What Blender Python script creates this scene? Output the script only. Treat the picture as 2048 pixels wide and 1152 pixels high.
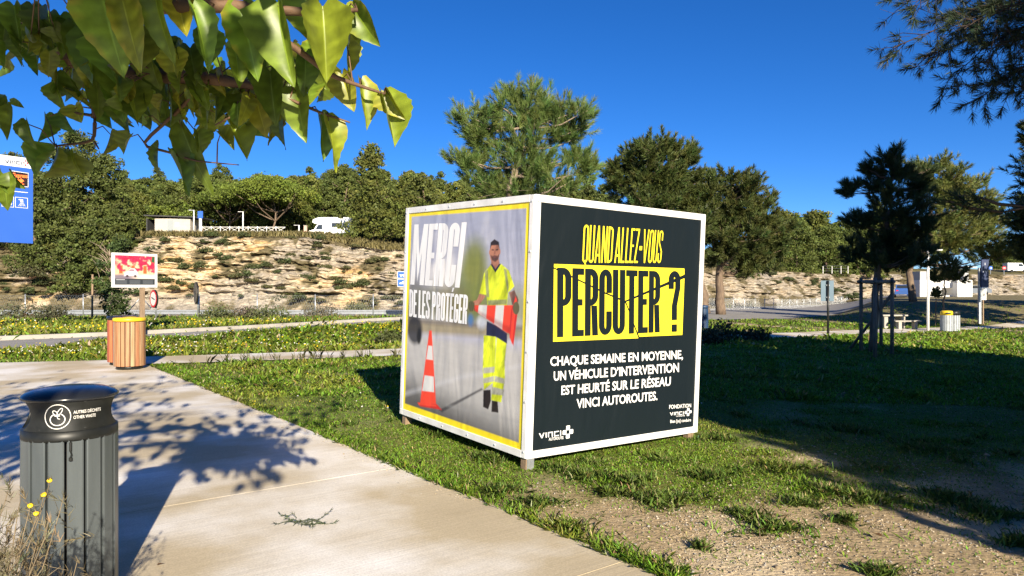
import bpy, math, random
import numpy as np
from mathutils import Vector, Matrix

for o in list(bpy.data.objects): bpy.data.objects.remove(o)
SC = bpy.context.scene
COL = SC.collection
R = math.radians

# ------------------------------------------------------------------ camera, sky, sun, exposure
FPX, CAMZ = 1450.0, 1.65                      # focal length in photo pixels (2048 wide), eye height
cd = bpy.data.cameras.new("camera"); cam = bpy.data.objects.new("camera", cd); COL.objects.link(cam)
cam.location = (0, 0, CAMZ); cam.rotation_euler = (R(90), 0, 0)
cd.sensor_width = 36; cd.lens = 36 * FPX / 2048; cd.clip_end = 3000; cd.clip_start = 0.05
SC.camera = cam
SUN_EL, SUN_BEAR = 21.7, 162.5                # degrees; bearing measured clockwise from the view direction (+Y)
W = bpy.data.worlds.new("World"); SC.world = W; W.use_nodes = True
nt = W.node_tree
sky = nt.nodes.new("ShaderNodeTexSky"); sky.sky_type = 'NISHITA'; sky.sun_disc = False
sky.sun_elevation = R(SUN_EL); sky.sun_rotation = R(SUN_BEAR); sky.altitude = 2500
sky.air_density = 0.9; sky.dust_density = 0.0; sky.ozone_density = 6.0
bg = nt.nodes["Background"]; bg.inputs[1].default_value = 0.073
hsv = nt.nodes.new("ShaderNodeHueSaturation"); hsv.inputs["Saturation"].default_value = 1.17; hsv.inputs["Hue"].default_value = .508
nt.links.new(sky.outputs[0], hsv.inputs["Color"]); nt.links.new(hsv.outputs[0], bg.inputs[0])
sl = bpy.data.lights.new("sun", 'SUN'); sl.energy = 5.0; sl.angle = R(0.5); sl.color = (1, 0.885, 0.70)
sun = bpy.data.objects.new("sun", sl); COL.objects.link(sun)
SD = Vector((math.sin(R(SUN_BEAR)) * math.cos(R(SUN_EL)), math.cos(R(SUN_BEAR)) * math.cos(R(SUN_EL)), math.sin(R(SUN_EL))))
sun.rotation_euler = SD.to_track_quat('Z', 'Y').to_euler(); sun.location = SD * 60
SC.view_settings.view_transform = 'Standard'; SC.view_settings.look = 'None'
SC.view_settings.exposure = 1.07; SC.view_settings.gamma = 1.0
SC.cycles.max_bounces = 6; SC.cycles.transparent_max_bounces = 6

# ------------------------------------------------------------------ numeric helpers
def at(px, py, d):
    """a point at depth d (metres along the view axis) seen at pixel px, py of the photo"""
    return np.array([(px - 1024) / FPX * d, d, CAMZ + (576 - py) / FPX * d])
def smooth(a, b, v):
    t = np.clip((np.asarray(v, float) - a) / (b - a), 0, 1); return t * t * (3 - 2 * t)
_tab = np.random.default_rng(5).random((256, 256))
def noise2(x, y, s=1.0):
    x = np.asarray(x, float) / s; y = np.asarray(y, float) / s
    xi = np.floor(x).astype(int); yi = np.floor(y).astype(int); fx = x - xi; fy = y - yi
    fx = fx * fx * (3 - 2 * fx); fy = fy * fy * (3 - 2 * fy)
    g = lambda i, j: _tab[(xi + i) % 256, (yi + j) % 256]
    return (g(0, 0) * (1 - fx) + g(1, 0) * fx) * (1 - fy) + (g(0, 1) * (1 - fx) + g(1, 1) * fx) * fy
def fbm(x, y, s, n=4):
    v = 0; a = 0.5; t = 0
    for k in range(n):
        v = v + a * noise2(np.asarray(x) + 37.3 * k, np.asarray(y) + 11.7 * k, s); t += a; a *= 0.5; s *= 0.5
    return v / t

FX = np.array([-400, -48, -5, 15, 38, 62, 110, 200, 400]); FY = np.array([74, 74, 75, 80, 105, 130, 150, 160, 165])
TX = np.array([-400, -80, -62, -46, -24, -15, 5, 38, 62, 110, 400]); TZ = np.array([6, 6, 6.5, 7.6, 7.6, 6.1, 6.0, 4.4, 4.3, 4.6, 3.0])
def ground(x, y):
    x = np.asarray(x, float); y = np.asarray(y, float)
    z = -0.03 * np.clip(x - 2, 0, 36)
    z = z * smooth(-2, 6, x)
    fy = 42 + 1.45 * np.clip(x, 0, 90)
    m = smooth(0, 9, y - fy)
    z = z * (1 - m) - 0.62 * m
    b = smooth(47, 64, y) * smooth(0.43, 0.53, x / np.maximum(y, 1)) * (1 - smooth(112, 130, y))
    z = z * (1 - b) + 0.55 * b
    return z
def hill(x, y):
    """height of the wooded terrace and hill behind the rock cutting"""
    f = np.interp(x, FX, FY) + 9; t = np.interp(x, TX, TZ); u = np.asarray(y, float) - f
    k = np.interp(x, [-400, 0, 60, 100, 160, 400], [1, 1, 0.62, 0.3, 0.12, 0.1])
    return t + 1.6 * smooth(0, 18, u) + (9.5 * smooth(30, 95, u) + 10 * smooth(90, 220, u)) * k
def G(px, py):
    """ground point seen at a pixel"""
    d = 3.0
    for k in range(4000):
        p = at(px, py, d)
        if p[2] <= ground(p[0], p[1]): break
        d += 0.02
    return p

# ------------------------------------------------------------------ mesh helpers
def mk(name, V, F, mat=None, parent=None, smoothed=False, col=None, loc=None, mats=None, mi=None):
    me = bpy.data.meshes.new(name)
    V = np.asarray(V, np.float32).reshape(-1, 3)
    if isinstance(F, np.ndarray) and F.ndim == 2:
        n, k = F.shape
        me.vertices.add(len(V)); me.vertices.foreach_set("co", V.ravel())
        me.loops.add(n * k); me.loops.foreach_set("vertex_index", F.astype(np.int32).ravel())
        me.polygons.add(n); me.polygons.foreach_set("loop_start", np.arange(0, n * k, k, dtype=np.int32))
        me.update(calc_edges=True)
    else:
        me.from_pydata(V.tolist(), [], [list(map(int, f)) for f in F]); me.update()
    if col is not None:
        ca = me.color_attributes.new("col", 'FLOAT_COLOR', 'POINT')
        c = np.ones((len(V), 4), np.float32); c[:, :3] = np.asarray(col)[:, :3]; ca.data.foreach_set("color", c.ravel())
    for m in (mats or ([mat] if mat else [])): me.materials.append(m)
    if mi is not None: me.polygons.foreach_set("material_index", np.asarray(mi, np.int32))
    if smoothed: me.polygons.foreach_set("use_smooth", np.ones(len(me.polygons), bool))
    o = bpy.data.objects.new(name, me); COL.objects.link(o)
    if parent is not None: o.parent = parent
    if loc is not None: o.location = loc
    return o
class MB:
    def __init__(s): s.V = []; s.F = []
    def add(s, V, F):
        b = len(s.V); s.V += [tuple(map(float, v)) for v in V]; s.F += [[i + b for i in f] for f in F]; return s
    def box(s, c, d, rz=0.0, bev=0.0):
        x, y, z = d[0] / 2, d[1] / 2, d[2] / 2; b = min(bev, x * .9, y * .9, z * .9); cs, sn = math.cos(rz), math.sin(rz)
        def T(p): return (c[0] + p[0] * cs - p[1] * sn, c[1] + p[0] * sn + p[1] * cs, c[2] + p[2])
        if b <= 0:
            V = [T((i * x, j * y, k * z)) for k in (-1, 1) for i, j in ((-1, -1), (1, -1), (1, 1), (-1, 1))]
            return s.add(V, [(3, 2, 1, 0), (4, 5, 6, 7), (0, 1, 5, 4), (1, 2, 6, 5), (2, 3, 7, 6), (3, 0, 4, 7)])
        V = []; 
        for zz, ins in ((-z, b), (-z + b, 0), (z - b, 0), (z, b)):
            X, Y = x - ins, y - ins; bb = b if ins == 0 else b * .4
            V += [T((p, q, zz)) for p, q in ((-X + bb, -Y), (X - bb, -Y), (X, -Y + bb), (X, Y - bb), (X - bb, Y), (-X + bb, Y), (-X, Y - bb), (-X, -Y + bb))]
        F = [tuple(range(7, -1, -1)), tuple(range(24, 32))]
        for r in range(3):
            for i in range(8): F.append((r * 8 + i, r * 8 + (i + 1) % 8, r * 8 + 8 + (i + 1) % 8, r * 8 + 8 + i))
        return s.add(V, F)
    def tube(s, P, rad, n=8, cap=True):
        V, F = tube(P, rad, n, cap); return s.add(V, F)
    def lathe(s, prof, n=32, c=(0, 0, 0)):
        V = []; F = []
        for r, z in prof: V += [(c[0] + r * math.cos(2 * math.pi * i / n), c[1] + r * math.sin(2 * math.pi * i / n), c[2] + z) for i in range(n)]
        for k in range(len(prof) - 1):
            for i in range(n): F.append((k * n + i, k * n + (i + 1) % n, k * n + n + (i + 1) % n, k * n + n + i))
        F.append(tuple(range(n - 1, -1, -1))); F.append(tuple(range((len(prof) - 1) * n, len(prof) * n)))
        return s.add(V, F)
    def prism(s, pts, a, b, f):
        """polygon pts swept between offsets a and b; f(u, v, w) places it"""
        n = len(pts); V = [f(p[0], p[1], a) for p in pts] + [f(p[0], p[1], b) for p in pts]
        return s.add(V, [tuple(range(n - 1, -1, -1)), tuple(range(n, 2 * n))] + [(i, (i + 1) % n, n + (i + 1) % n, n + i) for i in range(n)])
    def out(s, name, mat, parent=None, sm=False, loc=None): return mk(name, s.V, s.F, mat, parent, sm, loc=loc)
def tube(P, rad, n=6, cap=True):
    P = np.asarray(P, float); m = len(P)
    rad = np.full(m, rad) if np.isscalar(rad) else np.asarray(rad, float)
    T = np.gradient(P, axis=0); T /= np.maximum(np.linalg.norm(T, axis=1)[:, None], 1e-9)
    ref = np.array([0, 0, 1.0]) if abs(T[0][2]) < .9 else np.array([1.0, 0, 0])
    A = np.cross(T, ref); A /= np.maximum(np.linalg.norm(A, axis=1)[:, None], 1e-9); B = np.cross(T, A)
    an = np.linspace(0, 2 * np.pi, n, endpoint=False)
    V = (P[:, None] + rad[:, None, None] * (np.cos(an)[None, :, None] * A[:, None] + np.sin(an)[None, :, None] * B[:, None])).reshape(-1, 3)
    F = [(k * n + i, k * n + (i + 1) % n, k * n + n + (i + 1) % n, k * n + n + i) for k in range(m - 1) for i in range(n)]
    if cap: F += [tuple(range(n - 1, -1, -1)), tuple(range((m - 1) * n, m * n))]
    return V, F
def tag(o, label=None, cat=None, group=None, kind=None):
    if label: o["label"] = label
    if cat: o["category"] = cat
    if group: o["group"] = group
    if kind: o["kind"] = kind
    return o
def empty(name, loc, label, cat, group=None, rz=0.0):
    o = bpy.data.objects.new(name, None); COL.objects.link(o); o.location = loc; o.rotation_euler = (0, 0, rz); o.empty_display_size = .1
    return tag(o, label, cat, group)
def dup(root, loc, rz=0.0, sc=1.0, label=None, group=None):
    def cp(o, par):
        c = o.copy(); COL.objects.link(c)
        if par is not None: c.parent = par
        for ch in [h for h in ALLCH.get(o.name, [])]: cp(ch, c)
        return c
    ALLCH = {}
    def walk(o):
        ALLCH[o.name] = list(o.children)
        for h in o.children: walk(h)
    walk(root)
    r = cp(root, None); r.location = loc; r.rotation_euler = (0, 0, rz); r.scale = (sc, sc, sc) if np.isscalar(sc) else sc
    if label: r["label"] = label
    if group: r["group"] = group
    return r

# ------------------------------------------------------------------ materials
def mat(name, c, c2=None, scale=8.0, rough=.6, spec=.4, metal=0.0, bump=0.0, bscale=40.0, attr=False, trans=0.0, stretch=None, emit=None, detail=4, coat=0.0):
    m = bpy.data.materials.new(name); m.use_nodes = True; t = m.node_tree; N = t.nodes; b = N["Principled BSDF"]
    b.inputs["Roughness"].default_value = rough; b.inputs["Specular IOR Level"].default_value = spec; b.inputs["Metallic"].default_value = metal
    b.inputs["Coat Weight"].default_value = coat
    tc = N.new("ShaderNodeTexCoord"); mp = N.new("ShaderNodeMapping"); t.links.new(tc.outputs["Object"], mp.inputs[0])
    if stretch: mp.inputs["Scale"].default_value = stretch
    src = None
    if attr:
        a = N.new("ShaderNodeAttribute"); a.attribute_name = "col"; src = a.outputs["Color"]
        if c2 is not None:
            nz = N.new("ShaderNodeTexNoise"); nz.inputs["Scale"].default_value = scale; nz.inputs["Detail"].default_value = detail
            t.links.new(mp.outputs[0], nz.inputs[0])
            rp = N.new("ShaderNodeMapRange"); rp.inputs[1].default_value = .3; rp.inputs[2].default_value = .7; rp.inputs[3].default_value = c2[0]; rp.inputs[4].default_value = c2[1]
            t.links.new(nz.outputs[0], rp.inputs[0])
            vm = N.new("ShaderNodeVectorMath"); vm.operation = 'SCALE'; t.links.new(src, vm.inputs[0]); t.links.new(rp.outputs[0], vm.inputs["Scale"]); src = vm.outputs[0]
    elif c2 is not None:
        nz = N.new("ShaderNodeTexNoise"); nz.inputs["Scale"].default_value = scale; nz.inputs["Detail"].default_value = detail
        t.links.new(mp.outputs[0], nz.inputs[0])
        rp = N.new("ShaderNodeValToRGB"); rp.color_ramp.elements[0].position = .35; rp.color_ramp.elements[1].position = .68
        rp.color_ramp.elements[0].color = (*c, 1); rp.color_ramp.elements[1].color = (*c2, 1); t.links.new(nz.outputs[0], rp.inputs[0]); src = rp.outputs[0]
    if src is not None: t.links.new(src, b.inputs["Base Color"])
    else: b.inputs["Base Color"].default_value = (*c, 1)
    if bump:
        n2 = N.new("ShaderNodeTexNoise"); n2.inputs["Scale"].default_value = bscale; n2.inputs["Detail"].default_value = 5; t.links.new(mp.outputs[0], n2.inputs[0])
        bp = N.new("ShaderNodeBump"); bp.inputs["Strength"].default_value = bump; bp.inputs["Distance"].default_value = .02
        t.links.new(n2.outputs[0], bp.inputs["Height"]); t.links.new(bp.outputs[0], b.inputs["Normal"])
    if trans:
        tr = N.new("ShaderNodeBsdfTranslucent"); mx = N.new("ShaderNodeMixShader"); mx.inputs[0].default_value = trans
        if src is not None: t.links.new(src, tr.inputs[0])
        else: tr.inputs[0].default_value = (*c, 1)
        t.links.new(b.outputs[0], mx.inputs[1]); t.links.new(tr.outputs[0], mx.inputs[2]); t.links.new(mx.outputs[0], N["Material Output"].inputs[0])
    if emit: b.inputs["Emission Color"].default_value = (*c, 1); b.inputs["Emission Strength"].default_value = emit
    return m
M = {}
M['white'] = mat("white_paint", (.78, .78, .76), (.70, .70, .68), 3, .35, .5)
M['frame'] = mat("white_lacquer_frame", (.83, .83, .81), (.66, .65, .62), 4.5, .4, .5, bump=.05, bscale=60)
M['steel'] = mat("galvanised_steel", (.45, .47, .49), (.34, .36, .38), 14, .42, .5, .6)
M['wood'] = mat("weathered_timber", (.30, .21, .13), (.20, .14, .09), 5, .75, .3, stretch=(8, 8, 1), bump=.3)
M['greywood'] = mat("grey_timber", (.22, .19, .15), (.13, .11, .09), 5, .8, .3, stretch=(8, 8, 1), bump=.3)
M['black'] = mat("black_coating", (.010, .011, .010), (.016, .017, .016), 30, .42, .35)
M['dome'] = mat("black_dome", (.016, .018, .022), None, rough=.22, spec=.5)
M['yellow'] = mat("yellow_plastic", (.80, .55, .02), (.70, .46, .02), 6, .4)
M['darkblue'] = mat("dark_blue_panel", (.02, .035, .10), None, rough=.4)
M['blue'] = mat("blue_sign", (.035, .12, .52), (.04, .13, .50), 1, .35)
M['red'] = mat("red_sign", (.60, .02, .03), None, rough=.4)
M['redl'] = mat("red_mark", (.62, .03, .06), None, rough=.5)
M['concrete'] = mat("kerb_concrete", (.40, .37, .32), (.30, .28, .24), 1.5, .85, .2, bump=.3, bscale=60)
M['glass'] = mat("dark_glass", (.03, .035, .04), None, rough=.08, spec=.6)
M['rubber'] = mat("rubber", (.02, .02, .02), None, rough=.8)
M['bark'] = mat("pine_bark", (.20, .145, .10), (.11, .08, .06), 9, .9, .2, bump=.7, bscale=18, stretch=(1, 1, .3))
M['barklight'] = mat("pale_bark", (.36, .28, .21), (.22, .17, .13), 12, .85, .2, bump=.5, bscale=30, stretch=(1, 1, .3))
M['twig'] = mat("brown_twig", (.17, .10, .055), (.10, .06, .04), 12, .7, .3, bump=.3)
M['needle'] = mat("pine_needles", (0, 0, 0), rough=.5, spec=.35, attr=True, trans=.25)
M['foliage'] = mat("evergreen_foliage", (0, 0, 0), rough=.6, spec=.25, attr=True, trans=.15)
M['leaf'] = mat("broad_leaf", (0, 0, 0), (.72, 1.18), 26, .38, .45, attr=True, trans=.42, detail=6)
M['grass'] = mat("grass_blades", (0, 0, 0), rough=.55, spec=.25, attr=True, trans=.3)
M['flower'] = mat("wild_flowers", (0, 0, 0), rough=.6, spec=.2, attr=True, trans=.2)
M['stone'] = mat("pale_stones", (0, 0, 0), rough=.85, spec=.2, attr=True)
M['dry'] = mat("dry_stems", (.27, .21, .13), (.15, .12, .08), 10, .8, .2)
M['letterw'] = mat("white_lettering", (.80, .80, .79), None, rough=.5)

# ------------------------------------------------------------------ the setting: ground, plaza, paths, road, motorway, cutting, hillside
NEAR_E = np.array([(-40, -8), (-14.5, 18), (-11.5, 21), (-8, 25), (-2.5, 32.5), (10, 42), (19.5, 51), (45, 88), (70, 118)], float)
FAR_E = np.array([(-46, -6), (-15.8, 22.4), (-13.3, 24.7), (-10.7, 28.5), (-6.5, 36), (8, 58), (20, 76), (42, 107), (62, 128)], float)
PLAZA = np.array([(6.6, -3.4), (-7.4, 15.0), (-8.1, 15.85), (-9.2, 16.45), (-11.2, 15.9), (-30, 15.0), (-30, -8), (6.6, -8)], float)
FOOT = np.array([(-8.6, 16.3), (-7.2, 16.75), (-2.7, 18.6), (1, 20.6), (4.5, 23.6), (11, 29.3), (17, 34.6), (24, 40.5), (34, 49), (50, 60)], float)
def seg_dist(x, y, P):
    best = np.full(np.shape(x), 1e9)
    for (ax, ay), (bx, by) in zip(P[:-1], P[1:]):
        vx, vy = bx - ax, by - ay
        t = np.clip(((x - ax) * vx + (y - ay) * vy) / (vx * vx + vy * vy), 0, 1)
        best = np.minimum(best, np.hypot(x - ax - t * vx, y - ay - t * vy))
    return best
def inside(x, y, P):
    r = np.zeros(np.shape(x), bool); n = len(P)
    for i in range(n):
        (ax, ay), (bx, by) = P[i], P[(i + 1) % n]
        if ay == by: continue
        c = ((ay > y) != (by > y)) & (x < (bx - ax) * (y - ay) / (by - ay) + ax); r ^= c
    return r
def mound(x, y): return (0.17 + .13 * smooth(-10, -6.5, x)) * np.exp(-(seg_dist(x, y, np.array([(-11.2, 20.3), (-7, 23.6), (-1.5, 30), (2, 34)])) / 0.9) ** 2)
def gz(x, y):
    x = np.asarray(x, float); y = np.asarray(y, float)
    dp_ = seg_dist(x, y, np.vstack([PLAZA, PLAZA[:1]]))
    return ground(x, y) + mound(x, y) + .10 * np.exp(-((x + 1.3) ** 2 + (y - 9.0) ** 2) / 2.2) * smooth(.1, 1.1, dp_) * (~inside(x, y, PLAZA)) + .02 * (fbm(x, y, 1.3, 2) - .5) * smooth(0, .6, seg_dist(x, y, np.vstack([PLAZA, PLAZA[:1]]))) * smooth(.9, 1.6, seg_dist(x, y, FOOT)) * (y < 45)
def cover(x, y):
    """how green the lawn is, 0 bare gravel to 1 closed turf"""
    n = fbm(x, y, 1.5, 4) - .5; n2 = fbm(x + 50, y - 20, 5, 3) - .5
    c = smooth(4.7, 6.8, y + 3.4 * n + 1.2 * n2 - .22 * np.clip(x - 1.0, 0, 4) + .9 * np.clip(.9 - x, 0, 1))
    c = c * (1 - .6 * smooth(2.8, 4.5, x) * smooth(13, 9, y) * smooth(-.1, .12, n + .02))
    bare = smooth(.12, .25, n2 + .4 * n) * smooth(26, 34, y) * (x > 0)
    return np.clip(c * (1 - bare), 0, 1)
def lines(*parts):
    return np.unique(np.round(np.concatenate([np.arange(a, b, s) for a, b, s in parts]), 3))
gx = lines((-400, -60, 20), (-60, -16, 2), (-16, -3, .3), (-3, 7, .07), (7, 20, .3), (20, 70, 1.5), (70, 401, 20))
gy = lines((-60, 3, 3), (3, 12, .07), (12, 46, .3), (46, 130, 1.5), (130, 451, 20))
X, Y = np.meshgrid(gx, gy); nx, ny = len(gx), len(gy)
Z = gz(X, Y)
idx = np.arange(nx * ny).reshape(ny, nx)
F = np.stack([idx[:-1, :-1], idx[:-1, 1:], idx[1:, 1:], idx[1:, :-1]], -1).reshape(-1, 4)
cv = cover(X, Y)
soil = np.array([.37, .28, .165]); turf = np.array([.125, .155, .035]); moss = np.array([.17, .145, .045]); pale = np.array([.58, .47, .31])
n1 = fbm(X, Y, .7, 3); n3 = fbm(X + 9, Y, .25, 2)
c = soil + (pale - soil) * smooth(.45, .7, n1)[..., None] * .8
ms = (smooth(.05, .4, cv) * smooth(.35, .6, fbm(X - 7, Y + 3, .9, 3)))[..., None]
c = c * (1 - ms) + moss * ms
c = c * (1 - cv[..., None] * .9) + turf * cv[..., None] * .9
far = smooth(44, 52, Y)[..., None]
c = c * (1 - far) + np.array([.20, .17, .09]) * far
c = c * (.85 + .3 * n3[..., None])
def ground_mat():
    m = mat("ground_soil", (0, 0, 0), (.8, 1.2), 9, .95, .1, bump=.8, bscale=28, attr=True); t = m.node_tree; N = t.nodes
    b = N["Principled BSDF"]; src = b.inputs["Base Color"].links[0].from_socket
    vo = N.new("ShaderNodeTexVoronoi"); vo.inputs["Scale"].default_value = 34; t.links.new(N["Mapping"].outputs[0], vo.inputs[0])
    sel = N.new("ShaderNodeSeparateColor"); t.links.new(vo.outputs["Color"], sel.inputs[0])
    r = N.new("ShaderNodeMapRange"); r.inputs[1].default_value = .55; r.inputs[2].default_value = .95; r.inputs[3].default_value = 0; r.inputs[4].default_value = .5
    t.links.new(sel.outputs[0], r.inputs[0])
    mx = N.new("ShaderNodeMix"); mx.data_type = 'RGBA'; mx.inputs["B"].default_value = (.46, .385, .27, 1)
    d = N.new("ShaderNodeMapRange"); d.inputs[1].default_value = .35; d.inputs[2].default_value = .2; t.links.new(vo.outputs["Distance"], d.inputs[0])
    ml = N.new("ShaderNodeMath"); ml.operation = 'MULTIPLY'; t.links.new(r.outputs[0], ml.inputs[0]); t.links.new(d.outputs[0], ml.inputs[1])
    t.links.new(ml.outputs[0], mx.inputs["Factor"]); t.links.new(src, mx.inputs["A"]); t.links.new(mx.outputs["Result"], b.inputs["Base Color"])
    return m
tag(mk("ground", np.stack([X, Y, Z], -1), F, ground_mat(), None, True, c.reshape(-1, 3)), kind="structure")

def concrete_mat():
    m = bpy.data.materials.new("brushed_concrete"); m.use_nodes = True; t = m.node_tree; N = t.nodes; b = N["Principled BSDF"]
    tc = N.new("ShaderNodeTexCoord"); mp = N.new("ShaderNodeMapping"); mp.inputs["Rotation"].default_value = (0, 0, -math.atan2(.606, .796))
    t.links.new(tc.outputs["Object"], mp.inputs[0])
    mp2 = N.new("ShaderNodeMapping"); mp2.inputs["Scale"].default_value = (1.1, 55, 1); t.links.new(mp.outputs[0], mp2.inputs[0])
    br = N.new("ShaderNodeTexNoise"); br.inputs["Scale"].default_value = 1.0; br.inputs["Detail"].default_value = 6; t.links.new(mp2.outputs[0], br.inputs[0])
    bl = N.new("ShaderNodeTexNoise"); bl.inputs["Scale"].default_value = .8; bl.inputs["Detail"].default_value = 6; t.links.new(mp.outputs[0], bl.inputs[0])
    gr = N.new("ShaderNodeTexNoise"); gr.inputs["Scale"].default_value = 90; gr.inputs["Detail"].default_value = 3; t.links.new(mp.outputs[0], gr.inputs[0])
    r1 = N.new("ShaderNodeValToRGB"); r1.color_ramp.elements[0].position = .25; r1.color_ramp.elements[1].position = .8; e_ = r1.color_ramp.elements.new(.42); e_.color = (.495, .413, .28, 1)
    r1.color_ramp.elements[0].color = (.47, .39, .262, 1); r1.color_ramp.elements[1].color = (.525, .442, .305, 1); t.links.new(bl.outputs[0], r1.inputs[0])
    r2 = N.new("ShaderNodeMapRange"); r2.inputs[1].default_value = .3; r2.inputs[2].default_value = .7; r2.inputs[3].default_value = .90; r2.inputs[4].default_value = 1.07; t.links.new(br.outputs[0], r2.inputs[0])
    r3 = N.new("ShaderNodeMapRange"); r3.inputs[1].default_value = .3; r3.inputs[2].default_value = .7; r3.inputs[3].default_value = .86; r3.inputs[4].default_value = 1.1; t.links.new(gr.outputs[0], r3.inputs[0])
    m1 = N.new("ShaderNodeMath"); m1.operation = 'MULTIPLY'; t.links.new(r2.outputs[0], m1.inputs[0]); t.links.new(r3.outputs[0], m1.inputs[1])
    vs = N.new("ShaderNodeVectorMath"); vs.operation = 'SCALE'; t.links.new(r1.outputs[0], vs.inputs[0]); t.links.new(m1.outputs[0], vs.inputs["Scale"])
    t.links.new(vs.outputs[0], b.inputs["Base Color"]); b.inputs["Roughness"].default_value = .9; b.inputs["Specular IOR Level"].default_value = .2
    bp = N.new("ShaderNodeBump"); bp.inputs["Strength"].default_value = .2; bp.inputs["Distance"].default_value = .008
    t.links.new(br.outputs[0], bp.inputs["Height"]); t.links.new(bp.outputs[0], b.inputs["Normal"])
    return m
M['slab'] = concrete_mat()
# plaza: bays of slab with narrow sawn joints across the walking direction
def clip(P, n, c, keep):
    out = []; k = len(P)
    for i in range(k):
        a, b = np.array(P[i]), np.array(P[(i + 1) % k]); da, db = (a @ n - c) * keep, (b @ n - c) * keep
        if da >= 0: out.append(a)
        if da * db < 0: out.append(a + (b - a) * da / (da - db))
    return out
pb = MB(); dirn = np.array([-.606, .796]); joints = [-40, .2, 3.05, 5.9, 9.9, 13.9, 60]
for a, b in zip(joints[:-1], joints[1:]):
    P = clip(clip([tuple(p) for p in PLAZA], dirn, a + .004, 1), dirn, b - .004, -1)
    if len(P) > 2:
        P = P[::-1] if sum(P[i][0] * P[(i + 1) % len(P)][1] - P[(i + 1) % len(P)][0] * P[i][1] for i in range(len(P))) < 0 else P
        pb.prism(P, -.10, .014, lambda u, v, w: (u, v, w))
tag(pb.out("plaza", M['slab']), kind="structure")
def strip(P, half, dz, step=.6):
    P = np.asarray(P, float); L = np.concatenate([[0], np.cumsum(np.hypot(*np.diff(P, axis=0).T))])
    s = np.arange(0, L[-1], step); x = np.interp(s, L, P[:, 0]); y = np.interp(s, L, P[:, 1])
    k = np.ones(5) / 5
    if len(x) > 12: x[2:-2] = np.convolve(x, k, 'valid'); y[2:-2] = np.convolve(y, k, 'valid')
    tx, ty = np.gradient(x), np.gradient(y); l = np.hypot(tx, ty); nxx, nyy = -ty / l, tx / l
    rows = []
    for off in np.linspace(-half, half, 4): rows.append(np.stack([x + nxx * off, y + nyy * off, gz(x + nxx * off, y + nyy * off) + dz], -1))
    V = np.concatenate(rows); n = len(x); F = [(r * n + i, r * n + i + 1, r * n + n + i + 1, r * n + n + i) for r in range(3) for i in range(n - 1)]
    return V, np.array(F)
V, F = strip(FOOT, .95, .02); tag(mk("footpath", V, F[:, ::-1], M['slab']), kind="structure")
M['asphalt'] = mat("worn_asphalt", (.26, .25, .23), (.33, .31, .28), 1.2, .9, .2, bump=.3, bscale=70)
M['motorway'] = mat("pale_motorway_surface", (.34, .31, .26), (.28, .26, .22), .4, .9, .2)
def band(A, B, dz, step, zf=gz):
    LA = np.concatenate([[0], np.cumsum(np.hypot(*np.diff(A, axis=0).T))]); LB = np.concatenate([[0], np.cumsum(np.hypot(*np.diff(B, axis=0).T))])
    ka = np.linspace(0, 1, int(LA[-1] / step)); 
    a = np.stack([np.interp(ka * LA[-1], LA, A[:, i]) for i in (0, 1)], -1); b = np.stack([np.interp(ka * LB[-1], LB, B[:, i]) for i in (0, 1)], -1)
    V = []; m = 9
    for t in np.linspace(0, 1, m):
        p = a * (1 - t) + b * t; V.append(np.column_stack([p, zf(p[:, 0], p[:, 1]) + dz]))
    n = len(a); V = np.concatenate(V)
    return V, np.array([(r * n + i, r * n + i + 1, r * n + n + i + 1, r * n + n + i) for r in range(m - 1) for i in range(n - 1)])
V, F = band(NEAR_E, FAR_E, .03, .7); tag(mk("road", V, F, M['asphalt']), kind="structure")
xs = np.concatenate([np.arange(-160, 60, 4.0)])
A = np.column_stack([xs, 54 + 1.45 * np.clip(xs, 0, 90)]); B = np.column_stack([xs, np.maximum(np.interp(xs, FX, FY) - 4, A[:, 1] + 3)])
V, F = band(A, B, .03, 4.0); tag(mk("motorway", V, F, M['motorway']), kind="structure")
# kerb along the far side of the road
def kerb(P, name):
    L = np.concatenate([[0], np.cumsum(np.hypot(*np.diff(P, axis=0).T))]); s = np.arange(0, L[-1], .8)
    x = np.interp(s, L, P[:, 0]); y = np.interp(s, L, P[:, 1]); tx, ty = np.gradient(x), np.gradient(y); l = np.hypot(tx, ty); nxx, nyy = -ty / l, tx / l
    rows = []
    for off, h in ((0, -.1), (0.0, .15), (.02, .165), (.24, .165), (.25, -.05)): rows.append(np.stack([x + nxx * off, y + nyy * off, ground(x, y) + h], -1))
    n = len(x); V = np.concatenate(rows)
    F = [(r * n + i, r * n + i + 1, r * n + n + i + 1, r * n + n + i) for r in range(4) for i in range(n - 1)]
    return tag(mk(name, V, np.array(F), M['concrete']), kind="structure")
kerb(FAR_E[:7], "kerb")

# rock cutting: ledges of pale limestone displaced layer by layer
rng = np.random.default_rng(11)
cx = lines((-150, -64, 1.2), (-64, -8, .12), (-8, 8, 1), (8, 112, .3), (112, 240, 3)); cvv = np.linspace(0, 1, 120)
Xc, Vc = np.meshgrid(cx, cvv)
topz = np.interp(Xc, TX, TZ); ft = np.interp(Xc, FX, FY)
prof = np.where(Vc < .12, Vc * .5, .06 + .94 * ((Vc - .12) / .88) ** 0.8)
Zc = -.70 + (topz + .70) * prof
strat = Zc + .05 * (Xc + 40) * .25 + 1.2 * (fbm(Xc, Zc * 2, 9, 3) - .5)
lay = np.floor(strat / .42); lay2 = np.floor(strat / .17)
blk = noise2(Xc + lay * 17.3, lay * 5.1, 2.6) - .5 + .6 * (noise2(Xc + lay2 * 7.7, lay2 * 3.3, .8) - .5)
amp = smooth(.08, .25, Vc) * (1 - .8 * smooth(.93, 1, Vc))
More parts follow.
